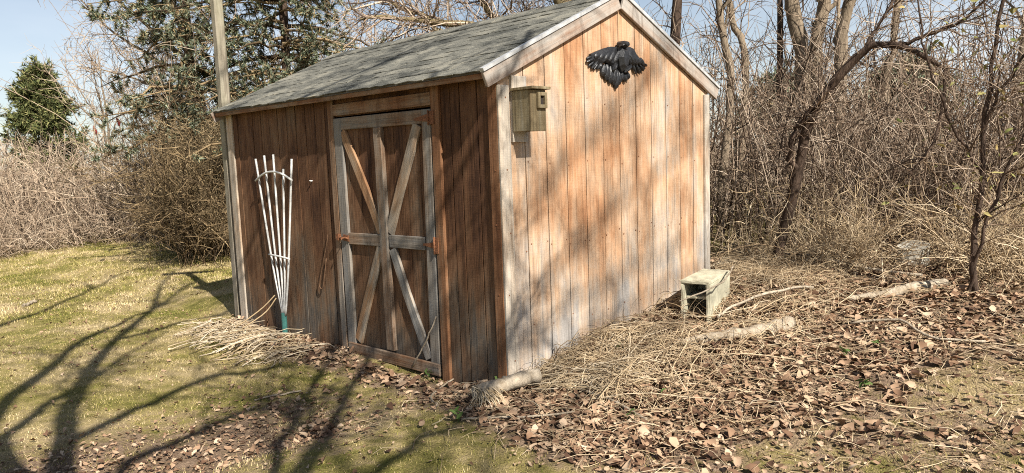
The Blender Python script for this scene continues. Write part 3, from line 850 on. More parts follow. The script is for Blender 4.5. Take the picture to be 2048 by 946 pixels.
# ---- plants and trees come next
def scatter_leaves(variants, X, Y, Z, size, tilt):
    M = len(X)
    out = []
    which = rng.integers(0, len(variants), M)
    for vi, (lv, lf) in enumerate(variants):
        ix = np.where(which == vi)[0]
        if not len(ix): continue
        n = len(ix)
        yaw = rng.uniform(0, 2*np.pi, n); tx = rng.normal(0, tilt, n); ty = rng.normal(0, tilt, n)
        c, s = np.cos(yaw), np.sin(yaw)
        Rz = np.zeros((n, 3, 3)); Rz[:, 0, 0] = c; Rz[:, 0, 1] = -s; Rz[:, 1, 0] = s; Rz[:, 1, 1] = c; Rz[:, 2, 2] = 1
        Rx = np.zeros((n, 3, 3)); Rx[:, 0, 0] = 1; Rx[:, 1, 1] = np.cos(tx); Rx[:, 1, 2] = -np.sin(tx); Rx[:, 2, 1] = np.sin(tx); Rx[:, 2, 2] = np.cos(tx)
        Ry = np.zeros((n, 3, 3)); Ry[:, 1, 1] = 1; Ry[:, 0, 0] = np.cos(ty); Ry[:, 0, 2] = np.sin(ty); Ry[:, 2, 0] = -np.sin(ty); Ry[:, 2, 2] = np.cos(ty)
        Rm = Rz @ Rx @ Ry
        loc = (lv[None]*size[ix, None, None]) @ np.transpose(Rm, (0, 2, 1))
        low = loc[:, :, 2].min(1)
        loc[:, :, 0] += X[ix, None]; loc[:, :, 1] += Y[ix, None]; loc[:, :, 2] += (Z[ix]-low)[:, None]
        F = lf[None] + (np.arange(n)*len(lv))[:, None, None]
        out.append((loc.reshape(-1, 3), F.reshape(-1, 3)))
    return cat(out)

def leaf_variant(seed, lobed):
    """Dry leaf about 1 long: folded along the midrib, curled, with an uneven torn margin."""
    r = np.random.default_rng(seed+100)
    m = 4
    t = np.array([-.5, -.18, .2, .5])
    wid = (.36 if lobed else .22)*np.array([.3, 1.0, .9, .15])*r.uniform(.65, 1.25, m)
    wid2 = (.36 if lobed else .22)*np.array([.3, 1.0, .9, .15])*r.uniform(.65, 1.25, m)
    fold = r.uniform(.05, .7); curl = r.uniform(-.9, .9); tw = r.uniform(-.7, .7)
    bend = r.uniform(-.35, .35)
    mid = np.stack([t, bend*t**2*2, curl*t**2], 1)
    lf = mid + np.stack([r.normal(0, .05, m), wid, wid*fold*r.uniform(.4, 1.4, m)+tw*t*wid], 1)
    rt = mid + np.stack([r.normal(0, .05, m), -wid2, wid2*fold*r.uniform(.4, 1.4, m)-tw*t*wid2], 1)
    v = np.concatenate([mid, lf, rt])
    f = []
    for i in range(m-1):
        f += [(i, i+1, m+i+1), (i, m+i+1, m+i), (i, 2*m+i+1, i+1), (i, 2*m+i, 2*m+i+1)]
    return v, np.array(f)
LV = [leaf_variant(i, i % 3 != 2) for i in range(15)]

# ------------------------------------------------------------------ fallen leaves
def sample_plan(n, x0, x1, ya, yb):
    x = rng.uniform(x0, x1, n); y = rng.uniform(ya, yb, n)
    inside = (x > -.01) & (x < W+.02) & (y > -.01) & (y < L+.02)
    k = inview(x, y, gz(x, y)) & ~inside
    return x[k], y[k]
x, y = sample_plan(170000, -3.6, 6.5, -4.2, 5.5)
dcam = np.hypot(x-CAM[0], y-CAM[1])
k = rng.uniform(0, 1, len(x)) < leaf_density(x, y)**1.5*np.clip(1.25-.09*dcam, .3, 1)*1.15
x, y = x[k], y[k]
size = (.016+.068*rng.beta(1.2, 2.6, len(x)))*np.where(leaf_density(x, y) > .5, 1.05, .7)*np.where(x < -1.2, .6, 1)
z = gz(x, y) + rng.uniform(0, .022, len(x))
px, py, pz = pix(np.column_stack([x, y, z]))
shown = (px > 10) & (px < 2038) & (py < 936) & (py > 300)
order = np.argsort(np.where(shown, -size/np.maximum(pz, .5), 1e3))
first, rest = order[:290], order[290:]
leafmesh = []
for v, f in LV:
    me = fastmesh('fallen_leaf', v, f); me.materials.append(M_LITTER); leafmesh.append(me)
for i in first:
    o = link('fallen_leaf', random.choice(leafmesh), None, ground, keep=False)
    o.location = (x[i], y[i], z[i]+.006)
    o.rotation_euler = (rng.normal(0, .35), rng.normal(0, .35), rng.uniform(0, 6.28))
    o.scale = (size[i],)*3
V, F = scatter_leaves(LV, x[rest], y[rest], z[rest], size[rest], .3)
tag(link('leaf_litter', fastmesh('leaf_litter', V, F), M_LITTER), 'brown fallen leaves carpeting the ground around the shed', 'leaves', None, 'stuff')
n_leaf = len(x)
# crumbled leaf bits everywhere on the lawn
x, y = sample_plan(70000, -3.6, 6, -4, 9)
k = rng.uniform(0, 1, len(x)) < .06+.5*leaf_density(x, y)**1.3
x, y = x[k], y[k]
CR = [(v[[0, 5, 3, 10]], np.array([[0, 1, 2], [0, 2, 3]])) for v, f in LV[:6]]
V, F = scatter_leaves(CR, x, y, gz(x, y)+rng.uniform(0, .012, len(x)), rng.uniform(.015, .045, len(x)), .4)
tag(link('leaf_crumbs', fastmesh('leaf_crumbs', V, F), M_LITTER), 'small brown leaf crumbs strewn over the lawn', 'leaves', None, 'stuff')

# ------------------------------------------------------------------ grass
m, nt, b = new_mat('lawn_blades', .8, .2)
ge = nd(nt, 'ShaderNodeNewGeometry')
n1 = noise(nt, ge.outputs['Position'], 1.1, 5, .6)
n5 = noise(nt, ge.outputs['Position'], 5.0, 3, .6)
f = math_(nt, 'ADD', math_(nt, 'MULTIPLY', math_(nt, 'SUBTRACT', n1, .5), 2.6), math_(nt, 'MULTIPLY', math_(nt, 'SUBTRACT', n5, .5), 1.9))
f = math_(nt, 'ADD', f, math_(nt, 'MULTIPLY', ge.outputs['Random Per Island'], .75))
f = math_(nt, 'ADD', f, .24, True)
nt.links.new(ramp(nt, f, [(0, (.105, .115, .02)), (.25, (.225, .205, .044)), (.45, (.34, .28, .092)), (.7, (.45, .35, .16)), (1, (.54, .43, .25))]), b.inputs['Base Color'])
M_GRASS = m
def blades(x, y, h, wd):
    n = len(x); z = gz(x, y)
    a = rng.uniform(0, 2*np.pi, n); l = rng.uniform(.3, 1.3, n)
    s = np.stack([np.cos(a), np.sin(a), np.zeros(n)], 1)*wd[:, None]/2
    lean = np.stack([-np.sin(a+rng.normal(0, .6, n)), np.cos(a), np.zeros(n)], 1)*(h*l)[:, None]
    b0 = np.stack([x, y, z-.004], 1)
    V = np.stack([b0-s, b0+s, b0+lean+np.stack([np.zeros(n), np.zeros(n), h], 1)], 1)
    return V.reshape(-1, 3), np.arange(3*n).reshape(n, 3)
def lawn_points(n, x0, x1, ya, yb, top=.8):
    x, y = sample_plan(n, x0, x1, ya, yb)
    g = .8-leaf_density(x, y)*1.05 + .55*vnoise(x*3, y*3) + .3*vnoise(x*9, y*9)
    k = rng.uniform(0, 1, len(x)) < np.clip(g, .03, 1)*top
    return x[k], y[k]
x, y = lawn_points(450000, -3.6, 2.2, -4.0, 6)
near = blades(x, y, rng.uniform(.005, .022, len(x)), rng.uniform(.003, .0055, len(x)))
x, y = lawn_points(220000, -3.2, 6.5, 6, 17)
far = blades(x, y, rng.uniform(.012, .04, len(x)), rng.uniform(.006, .012, len(x)))
tag(link('lawn_grass', fastmesh('lawn_grass', *cat([near, far])), M_GRASS), 'short patchy yellow-green lawn grass', 'grass', None, 'stuff')

# ------------------------------------------------------------------ straw heap, dry tangle along the gable, weeds
def lying(n, X, Y, H, L_, ang, r, seg=6, arch=.06, sag=True):
    """Stems lying loosely on the ground around centres X,Y."""
    a = ang[0] + rng.normal(0, ang[1], n)
    ln = rng.uniform(L_[0], L_[1], n)
    d = np.stack([np.cos(a), np.sin(a)], 1)
    t = np.linspace(-.5, .5, seg)
    cur = rng.normal(0, .18, n)
    px = X[:, None] + d[:, :1]*ln[:, None]*t - d[:, 1:]*ln[:, None]*cur[:, None]*(t**2)*2
    py = Y[:, None] + d[:, 1:]*ln[:, None]*t + d[:, :1]*ln[:, None]*cur[:, None]*(t**2)*2
    px += rng.normal(0, .012, px.shape); py += rng.normal(0, .012, py.shape)
    tilt = rng.normal(0, .10, n)
    pz = gz(px, py) + H[:, None] + arch*rng.uniform(0, 1, n)[:, None]*(1-4*t**2) + tilt[:, None]*ln[:, None]*t
    pz = np.maximum(pz+rng.normal(0, .007, pz.shape), gz(px, py)+.004)
    P = np.stack([px, py, pz], -1)
    R = np.broadcast_to(np.linspace(1, .6, seg), (n, seg))*(r*rng.uniform(.6, 1.3, n))[:, None]
    return P, R
n = 260
t = rng.uniform(0, 1, n)
X = -.36+rng.normal(0, .14, n)-.08*(1-t); Y = 2.0+t*1.75+rng.normal(0, .1, n)
prof = np.exp(-((X+.42)**2/.06+(Y-2.95)**2/.5))
Hh = rng.uniform(0, .09, n)*prof
P, R = lying(n, X, Y, Hh, (.15, .6), (.35, 1.1), .0042, arch=.05)
P[:, :, 0] = np.minimum(P[:, :, 0], -.035)
P2, R2 = lying(46, -.45+rng.normal(0, .1, 46), 2.72+rng.normal(0, .25, 46), rng.uniform(.03, .10, 46), (.4, .8), (.3, .4), .0056)
P2[:, :, 0] = np.minimum(P2[:, :, 0], -.035)
ok = lambda Q: ~((Q[:, :, 0] > -.22) & (Q[:, :, 1] > 2.5) & (Q[:, :, 1] < 2.92) & (Q[:, :, 2] > -.02)).any(1)
V, F = cat([tubes(P[ok(P)], R[ok(P)], 3), tubes(P2[ok(P2)], R2[ok(P2)], 3)])
tag(link('straw_heap', fastmesh('straw_heap', V, F), M_STRAW), 'heap of dry pale stalks on the ground below the trellis', 'straw', None, 'stuff')
for pts, lab in [([(-.42, 3.0, .02), (-.2, 2.93, .16), (-.075, 2.90, .27)], 'left of two dry stalks standing up against the trellis foot'),
                 ([(-.40, 2.92, .02), (-.2, 2.87, .13), (-.085, 2.86, .25)], 'right of two dry stalks standing up against the trellis foot')]:
    tag(rod('dry_stalk', pts, .006, M_STRAW, None, 8, 5), lab, 'stalk', )

def gable_spot(n):
    x = rng.uniform(.1, 4.2, n); y = -np.abs(rng.normal(0, .55, n))-.05+(np.clip(x-2.6, 0, 2)*.5)
    return x, y
parts = []
for n, Lr, r, hmax in ((3000, (.12, .45), .0026, .05), (420, (.4, .9), .0036, .08)):
    X, Y = gable_spot(n)
    P, R = lying(n, X, Y, rng.uniform(0, hmax, n)*np.exp(-((Y+.35)/.7)**2), Lr, (0, 1.6), r, arch=.09)
    P[:, :, 1] = np.where((P[:, :, 0] < W+.05) & (P[:, :, 0] > -.03), np.minimum(P[:, :, 1], -.03), P[:, :, 1])
    ctr = P.mean(1); kp = ~((ctr[:, 0] > 1.15) & (ctr[:, 0] < 2.5) & (ctr[:, 1] > -.85) & (rng.uniform(0, 1, n) < .72))
    parts.append(tubes(P[kp], R[kp], 3))
# stems standing and arching out of the heap
X, Y = gable_spot(800); kk = (rng.uniform(0, 1, 800) < np.clip(X/2.2, .12, 1)) & ~((X > 1.2) & (X < 2.6) & (Y > -.9) & (rng.uniform(0, 1, 800) < .7)); X, Y = X[kk], np.minimum(Y[kk], -.04)
P, R = canes(np.stack([X, Y, gz(X, Y)], 1), (.08, .42), .0024, 6, .55, .5, .15)
P[:, :, 1] = np.where(P[:, :, 0] < W+.05, np.minimum(P[:, :, 1], -.03), P[:, :, 1])
parts.append(tubes(P, R, 3))
V, F = cat(parts)
tag(link('dry_tangle', fastmesh('dry_tangle', V, F), M_TANGLE), 'tangled dry grass and vine stems piled along the gable foot', 'dry grass', None, 'stuff')
# thinner scatter of broken stems in the litter
n = 4200
X, Y = sample_plan(n*3, -1.2, 4.5, -3.2, .3); X, Y = X[:n], Y[:n]
kk = rng.uniform(0, 1, len(X)) < leaf_density(X, Y); X, Y = X[kk], Y[kk]
P, R = lying(len(X), X, Y, rng.uniform(.005, .03, len(X)), (.06, .32), (0, 1.6), .0022, 4, .03)
V, F = tubes(P, R, 3)
tag(link('stem_litter', fastmesh('stem_litter', V, F), M_TANGLE), 'broken dry stems lying among the fallen leaves', 'stems', None, 'stuff')
# stalks lying right of the log
n = 60
P, R = lying(n, .25+rng.normal(0, .10, n), -.42+rng.normal(0, .12, n), rng.uniform(.0, .06, n), (.3, .8), (-1.05, .22), .0034)
V, F = tubes(P, R, 3)
tag(link('pale_stalks', fastmesh('pale_stalks', V, F), M_STRAW), 'bundle of pale stalks fanning out from the short log', 'straw', None, 'stuff')

weed_spots = [(-.07, .02, .05, 'small green seedling right at the near shed corner'), (-.62, -.22, .05, 'single green leaf plant in the litter below the shredded log'),
              (-.04, -.99, .05, 'dark green leaf plant low in the litter, centre foreground'), (.31, -.95, .045, 'small green weed in the litter right of the stick'),
              (1.32, -1.6, .06, 'bright green weed in the middle of the right leaf litter'), (.95, -1.84, .06, 'green weed near the front of the right leaf litter'),
              (1.56, -1.72, .045, 'small pale green weed far up in the right leaf litter'), (-.08, .73, .05, 'light green seedling beside the door foot'), (.75, -.30, .05, 'green leaf plant in the dry grass below the gable'),
              (.30, -.35, .045, 'green weed between the short log and the gable')]
for wx, wy, s, lab in weed_spots:
    n = 5
    V, F = scatter_leaves(LV[2::3], wx+rng.normal(0, s*.4, n), wy+rng.normal(0, s*.4, n), gz(wx, wy)+rng.uniform(.015, .05, n), rng.uniform(.6, 1.1, n)*s, .6)
    e = empty('weed', (wx, wy, float(gz(wx, wy))), lab, 'weed', 'green weeds in the litter')
    link('leaves', fastmesh('leaves', V, F), M_WEED, e)
    P, R = canes(np.column_stack([np.full(3, wx), np.full(3, wy), gz(np.full(3, wx), np.full(3, wy))]), (.03, .05), .002, 4)
    link('stem', fastmesh('stem', *tubes(P, R, 3)), M_WEED, e)

# ------------------------------------------------------------------ trees
def make_tree(name, label, stems, twig_sets, mat, twigmat, cat_='tree', group=None, k=8):
    """stems: list of (points, radii); twig_sets: list of dict for side_twigs, each growing from the previous set."""
    base = np.array(stems[0][0][0], float)
    e = empty(name, tuple(base), label, cat_, group)
    parts = []; lines = []
    for i, (pts, rad) in enumerate(stems):
        q, r, kk = limb(pts, rad, 18, k if i == 0 else 6, .012 if len(pts) > 2 else .0)
        parts.append(tubes(q, r, k)); lines.append(q[0])
    V, F = cat(parts)
    link('trunk', fastmesh('trunk', V, F, True), mat, e)
    src = np.array(lines); tp = []
    for ts in twig_sets:
        P, R = side_twigs(src, **ts); tp.append(tubes(P, R, 3))
        if P.shape[1] != src.shape[1] or True: src = P
    if tp: tag(link('twigs', fastmesh('twigs', *cat(tp)), twigmat, e), kind='stuff')
    return e
def far_scale(pts, kf): return [tuple(CAM + (np.array(p)-CAM)*kf) for p in pts]

make_tree('arching_tree', 'dark leaning tree arching over to the right within the brush',
    [([(3.45, -.13, .20), (3.44, -.31, .85), (3.41, -.41, 1.27), (3.39, -.53, 1.71), (3.41, -.76, 2.04), (3.43, -.97, 2.26), (3.44, -1.22, 2.23), (3.44, -1.45, 2.13), (3.40, -1.57, 1.94), (3.33, -1.55, 1.64), (3.26, -1.51, 1.37), (3.16, -1.39, 1.18)], [.05, .045, .04, .03, .017, .010, .007]),
     ([(3.43, -.36, 1.02), (3.30, -.38, 1.45), (3.31, -.46, 1.67), (3.33, -.63, 1.80)], [.03, .022, .012]),
     ([(3.44, -1.2, 2.23), (3.50, -1.5, 2.30), (3.5, -1.9, 2.55), (3.45, -2.2, 2.6)], [.018, .012, .006]),
     ([(3.42, -.97, 2.26), (3.6, -1.1, 2.6), (3.9, -1.1, 3.1)], [.018, .012, .006])],
    [dict(count=150, L=(.25, .8), r0=.006, n=6, spread=.9, up=.1), dict(count=500, L=(.1, .35), r0=.003, n=4)], M_BARKDARK, M_BRUSH)

e = make_tree('vine_sapling', 'slender sapling hung with small leaves at the right edge, nearest the camera',
    [([(2.93, -1.93, .22), (2.92, -1.90, .62), (2.95, -1.92, 1.0), (2.99, -1.94, 1.55), (3.02, -1.96, 2.0), (3.06, -2.0, 2.45), (3.10, -2.02, 3.0)], [.024, .021, .017, .013, .010]),
     ([(2.98, -1.93, 1.5), (2.96, -2.05, 1.8), (2.93, -2.25, 2.1), (2.93, -2.5, 2.3)], [.012, .009, .006]),
     ([(2.97, -1.93, 1.2), (2.8, -1.75, 1.6), (2.75, -1.6, 2.1), (2.8, -1.5, 2.6)], [.011, .008, .005]),
     ([(2.92, -1.9, .3), (2.85, -2.0, .9), (2.9, -2.2, 1.5), (2.95, -2.4, 2.2)], [.014, .01, .006])],
    [dict(count=140, L=(.2, .7), r0=.005, n=6, spread=.9), dict(count=450, L=(.08, .3), r0=.0025, n=4)], M_BARKDARK, M_BRUSH)
n = 260
X = rng.normal(2.95, .35, n); Y = rng.normal(-2.05, .30, n); Z = rng.uniform(.9, 3.0, n)
V, F = scatter_leaves(LV[2::3], X, Y, Z, rng.uniform(.03, .065, n), .9)
tag(link('leaves', fastmesh('leaves', V, F), M_VINELEAF, e), kind='stuff')

bg = [('bare_tree', 'double-curved bare trunk rising just right of the gable eave', [(4.73, 1.10, .2), (4.73, 1.05, 1.24), (4.77, .99, 1.99), (4.76, 1.01, 2.5), (4.71, 1.09, 2.91), (4.69, 1.13, 3.6), (4.6, 1.2, 5)], .052, M_BARK),
      ('bare_tree', 'bare trunk with a kink standing beside the double-curved one', [(5.0, 1.0, .2), (4.99, .99, 1.23), (5.07, .95, 2.29), (5.09, 1.01, 2.7), (5.08, 1.15, 3.01), (5.1, 1.21, 3.6), (5.2, 1.2, 5)], .05, M_BARK),
      ('bare_tree', 'thick grey trunk leaning left behind the arching tree', [(6.96, 1.05, .2), (6.94, 1.07, 1.16), (6.94, 1.07, 2.39), (6.90, 1.17, 3.14), (6.8, 1.3, 4.2), (6.6, 1.5, 6)], .12, M_BARK),
      ('bare_tree', 'grey trunk leaning right, close behind the thick leaning one', [(7.5, 1.0, .2), (7.49, 1.04, 1.14), (7.46, 1.12, 2.56), (7.49, 1.06, 3.18), (7.6, .9, 4.4), (7.8, .6, 6)], .11, M_BARK),
      ('bare_tree', 'trunk leaning right above the bend of the arching tree', [(6.65, .46, .2), (6.65, .45, 1.16), (6.65, .46, 2.51), (6.67, .42, 3.0), (6.75, .2, 3.9), (6.9, -.2, 5.5)], .09, M_BARK),
      ('bare_tree', 'straight thin trunk left of the thick leaning one', [(7.73, 1.75, .2), (7.73, 1.76, 2.87), (7.73, 1.80, 5.2)], .055, M_BARKDARK),
      ('bare_tree', 'dark trunk right behind the gable peak', [(4.5, 1.5, .1), (4.46, 1.52, 2.0), (4.44, 1.52, 2.9), (4.5, 1.45, 3.8), (4.6, 1.4, 5)], .075, M_BARKDARK),
      ('bare_tree', 'slim bare trunk above the stump, right of the arch', [(8.27, .34, .2), (8.25, .42, 2.04), (8.28, .32, 3.01), (8.3, .2, 5)], .06, M_BARK),
      ('bare_tree', 'thin pale bare tree far right behind the vine sapling', [(8.6, -1.2, .2), (8.5, -1.15, 2.2), (8.6, -1.2, 3.5), (8.5, -1.3, 5)], .05, M_BARK)]
for nm, lab, pts, r, mt in bg:
    b0 = np.array(pts[-1]); b1 = np.array(pts[-2])
    sub = []
    for q in range(4):
        s = b1 + (b0-b1)*rng.uniform(-.8, .6); d = rng.normal(0, 1, 3); d[2] = abs(d[2])+.4; d = d/np.linalg.norm(d)
        sub.append(([s, s+d*.6+[0, 0, .1], s+d*1.5+[0, 0, .5]], [r*.4, r*.25, r*.1]))
    make_tree(nm, lab, [(pts, [r, r*.9, r*.8, r*.6])]+sub,
              [dict(count=100, L=(.4, 1.3), r0=.008, n=6, spread=.8, up=.25, tmin=.3), dict(count=430, L=(.2, .6), r0=.004, n=4)], mt, M_BRUSH, 'tree', 'bare trees in the thicket')

# spreading tree whose lichen-yellow limbs show above the ridge
make_tree('spreading_tree', 'spreading bare tree with yellow lichen limbs above the shed ridge',
    [([(4.6, 2.6, 0), (4.4, 2.6, 1.4), (4.1, 2.65, 2.6), (3.9, 2.8, 3.4), (3.7, 3.0, 4.4)], [.17, .15, .13, .11, .08]),
     (far_scale([(3.05, 1.75, 2.35), (2.28, 2.05, 2.56), (2.0, 2.32, 2.75), (1.70, 2.59, 2.81), (1.39, 2.84, 2.86), (1.10, 3.02, 2.84)], 1.28), [.09, .07, .055, .04, .025, .012]),
     (far_scale([(2.28, 2.05, 2.60), (1.94, 2.65, 2.69), (1.71, 2.84, 2.92), (1.51, 2.99, 3.02), (1.40, 3.08, 3.22)], 1.28), [.05, .045, .035, .025, .015]),
     (far_scale([(3.05, 1.80, 2.45), (2.83, 2.05, 2.68), (2.47, 2.43, 2.88), (2.32, 2.57, 3.10), (2.21, 2.67, 3.41)], 1.28), [.07, .06, .05, .035, .02]),
     (far_scale([(3.0, 1.60, 2.5), (2.85, 1.85, 2.85), (2.9, 1.9, 3.3)], 1.25), [.07, .06, .04]),
     (far_scale([(2.85, 2.0, 2.62), (2.55, 2.15, 2.72), (2.2, 2.5, 2.66), (1.8, 2.75, 2.72)], 1.3), [.04, .03, .02, .01])],
    [dict(count=230, L=(.4, 1.3), r0=.014, n=7, spread=.8, up=.1), dict(count=900, L=(.2, .7), r0=.006, n=5), dict(count=2600, L=(.1, .35), r0=.003, n=4)], M_BARKYEL, M_BRUSH)

# ---- brush: uncountable thickets
def rays_plan(n, px0, px1, D0, D1):
    """Plan positions in a wedge seen from the path where the visitor stands."""
    a = np.arctan2(rng.uniform(px0-1024, px1-1024, n), FPX); D = np.sqrt(rng.uniform(D0**2, D1**2, n))
    return CAM[0]+D*np.cos(YAW-a), CAM[1]+D*np.sin(YAW-a)
def thicket(name, label, mat, x, y, H, r0, ntw, ntw2, Ltw=(.25, .8), tilt=.18, arch=.10, rt=.004):
    z = gz(x, y)
    P, R = canes(np.stack([x, y, z-.02], 1), H, r0, 8, tilt, arch)
    P1, R1 = side_twigs(P, ntw, Ltw, rt, 4, .9, .1, .3)
    P2, R2 = side_twigs(P1, ntw2, (Ltw[0]*.4, Ltw[1]*.45), rt*.55, 3, 1.0, 0, .3)
    V, F = cat([tubes(P, R, 3), tubes(P1, R1, 3), tubes(P2, R2, 3)])
    return tag(link(name, fastmesh(name, V, F), mat), label, 'brush', None, 'stuff')
def clear_of_shed(x, y): return ~((x > -.3) & (x < W+.75) & (y > -.4) & (y < L+.6))
x, y = rays_plan(800, 1380, 2320, 7.9, 11); k = clear_of_shed(x, y) & (x > 3.2)
thicket('bramble_thicket', 'dense tangle of bare tan canes right of the shed', M_BRUSH, x[k], y[k], (.8, 2.7), .009, 4500, 7000, (.2, .7), rt=.005)
x, y = rays_plan(420, 1250, 2350, 11, 16); k = clear_of_shed(x, y) & (x > 3.4)
thicket('bramble_thicket', 'farther bare thicket rising behind the canes right of the shed', M_BRUSH, x[k], y[k], (1.4, 3.4), .013, 2300, 3800, (.3, 1.0), rt=.007)
x, y = rays_plan(380, 1440, 2250, 6.7, 8.0); px, py, pz = pix(np.column_stack([x, y, gz(x, y)])); k = (x > 3.3) & ~((px > 1750) & (px < 1900) & (pz < 7.7)) & ~((px > 1500) & (px < 1620) & (rng.uniform(0, 1, len(x)) < .6))
thicket('low_bramble', 'low bent brambles along the front of the right thicket', M_TANGLE, x[k], y[k], (.4, 1.2), .006, 2000, 3000, (.15, .6), .6, .5, .0035)
x, y = rays_plan(1000, -420, 560, 17.6, 23); k = y > 12.0
thicket('far_brush', 'pinkish bare brush along the far edge of the lawn', M_PINK, x[k], y[k], (1.3, 2.8), .016, 6000, 9000, (.4, 1.1), .3, .2, .008)
x, y = rays_plan(420, -420, 560, 17.0, 18.2); k = y > 12.0
thicket('low_bramble', 'low bent brambles at the front of the far brush', M_PINK, x[k], y[k], (.5, 1.5), .010, 3500, 5000, (.3, .9), .6, .5, .006)
x, y = rays_plan(210, 352, 540, 12.2, 14.6); k = clear_of_shed(x, y)
sh = thicket('ochre_shrubbery', 'dense ochre and green shrub mass beside the post', M_SHRUBTWIG, x[k], y[k], (1.2, 3.0), .009, 3200, 5000, (.25, .8), .35, .3, .007)
n = 46000; xx = rng.integers(0, len(x[k]), n); X = x[k][xx]+rng.normal(0, .25, n); Y = y[k][xx]+rng.normal(0, .25, n); Z = gz(X, Y)+.3+2.5*rng.beta(1.6, 1.3, n)*(.75+.25*vnoise(X*2, Y*2))
d = unit(rng.normal(size=(n, 3))+[0, 0, -.3])*rng.uniform(.06, .17, (n, 1)); wv = unit(rng.normal(size=(n, 3)))*.0045; s0 = np.stack([X, Y, Z], 1)
tag(link('shrub_needles', fastmesh('shrub_needles', np.stack([s0-wv, s0+d, s0+wv], 1).reshape(-1, 3), np.arange(3*n).reshape(n, 3)), M_SHRUB, sh), kind='stuff')
x, y = rays_plan(400, 300, 1300, 13.5, 19); k = clear_of_shed(x, y) & (y > 5)
thicket('rear_brush', 'tall bare brush standing behind the shed', M_PINK, x[k], y[k], (2.5, 5.5), .012, 4000, 7000, (.4, 1.3), .25, .16, .007)

# ---- conifers
def conifer(name, label, base, Ht, Rad, z0, nb, nl, needle, mat, group=None, droop=.25, shape=1.0, twigmat=None, trunk_r=.12, dead=0, width=.012):
    base = np.array(base, float)
    e = empty(name, tuple(base), label, 'tree', group)
    q, r, kk = limb([base, base+[.05, .03, Ht*.5], base+[0, 0, Ht]], [trunk_r, trunk_r*.7, .015], 14, 8, .01)
    link('trunk', fastmesh('trunk', *tubes(q, r, 8), True), M_BARKDARK, e)
    t = np.sort(rng.uniform(0, 1, nb)**.9)
    zz = z0 + (Ht-z0)*t
    a = rng.uniform(0, 2*np.pi, nb)
    ln = Rad*(1-t)**shape*rng.uniform(.4, 1.2, nb)+.12
    n = 7; s = np.linspace(0, 1, n)
    P = np.zeros((nb, n, 3))
    P[:, :, 0] = base[0]+np.cos(a)[:, None]*ln[:, None]*s; P[:, :, 1] = base[1]+np.sin(a)[:, None]*ln[:, None]*s
    P[:, :, 2] = base[2]+zz[:, None] + ln[:, None]*(.22*s-droop*2*s**2+droop*.9*s**3)
    P[:, 1:] += rng.normal(0, .03, (nb, n-1, 3))
    R = np.broadcast_to(np.linspace(1, .2, n), (nb, n))*(.012+.012*ln)[:, None]
    B1, RB1 = side_twigs(P, nb*9, (.25*Rad/2, .6*Rad/2), .006, 5, .8, -.1, .15, .2, 1.0)
    tw = [tubes(P, R, 4), tubes(B1, RB1, 3)]
    if dead:
        D1, RD = side_twigs(B1, dead, (.15, .5), .005, 4, .8, -.1, .3); tw.append(tubes(D1, RD, 3))
    tag(link('branches', fastmesh('branches', *cat(tw)), twigmat or M_BARKDARK, e), kind='stuff')
    # needles: slim triangles set along the branchlets
    M_, m_, _ = B1.shape
    ix = rng.integers(0, M_, nl); tt = rng.uniform(.05, 1, nl)*(m_-1); i = np.clip(tt.astype(int), 0, m_-2); f = (tt-i)[:, None]
    s0 = B1[ix, i]*(1-f)+B1[ix, i+1]*f
    tan = unit(B1[ix, i+1]-B1[ix, i])
    sd = unit(np.cross(tan, rng.normal(size=(nl, 3))))
    d = unit(tan*rng.uniform(.2, 1.0, (nl, 1))+sd*.8+np.array([0, 0, .15]))
    l2 = rng.uniform(needle[0], needle[1], nl)[:, None]
    wv = unit(np.cross(d, rng.normal(size=(nl, 3))))*width*rng.uniform(.6, 1.4, (nl, 1))
    V = np.stack([s0-wv, s0+d*l2, s0+wv], 1).reshape(-1, 3)
    tag(link('needles', fastmesh('needles', V, np.arange(3*nl).reshape(nl, 3)), mat, e), kind='stuff')
    return e
conifer('blue_spruce', 'tall sparse blue-green spruce left of the wooden post', (2.1, 9.7, -.1), 11, 1.6, 2.0, 200, 140000, (.045, .10), M_SPRUCE, 'spruces behind the shed', .35, .55, M_SHRUBTWIG, .10, 4000, .009)
conifer('blue_spruce', 'tall ochre and blue-green spruce right of the post behind the roof', (3.2, 8.4, -.1), 10, 2.2, 1.2, 210, 140000, (.045, .10), M_SPRUCE, 'spruces behind the shed', .35, .55, M_SHRUBTWIG, .10, 5000, .009)
conifer('fir_tree', 'dark green pointed fir standing alone beyond the far brush', (2.75, 22.2, -.1), 4.6, 1.9, .4, 190, 42000, (.08, .20), M_FIR, 'firs', .12, .85, None, .1, 0, .018)
conifer('fir_tree', 'low dark fir at the left edge beyond the far brush', (.35, 23.5, -.1), 3.0, 1.4, .3, 90, 9000, (.12, .26), M_FIR, 'firs', .15, .8, None, .1, 0, .035)
for (fx, fy, fh, lab) in [(13.5, 1.8, 2.7, 'dim evergreen low behind the thicket left of the arching tree'), (13.8, -1.2, 2.7, 'dim evergreen behind the thicket under the arch'), (12.5, -3.0, 2.7, 'dim evergreen behind the thicket at the right edge'), (14.5, 4.8, 2.7, 'dim evergreen behind the thicket beside the gable eave')]:
    conifer('fir_tree', lab, (fx, fy, .4), fh, 1.9, .2, 90, 9000, (.12, .26), M_SPRUCE, 'evergreens behind the thicket', .15, .6, None, .1, 0, .035)

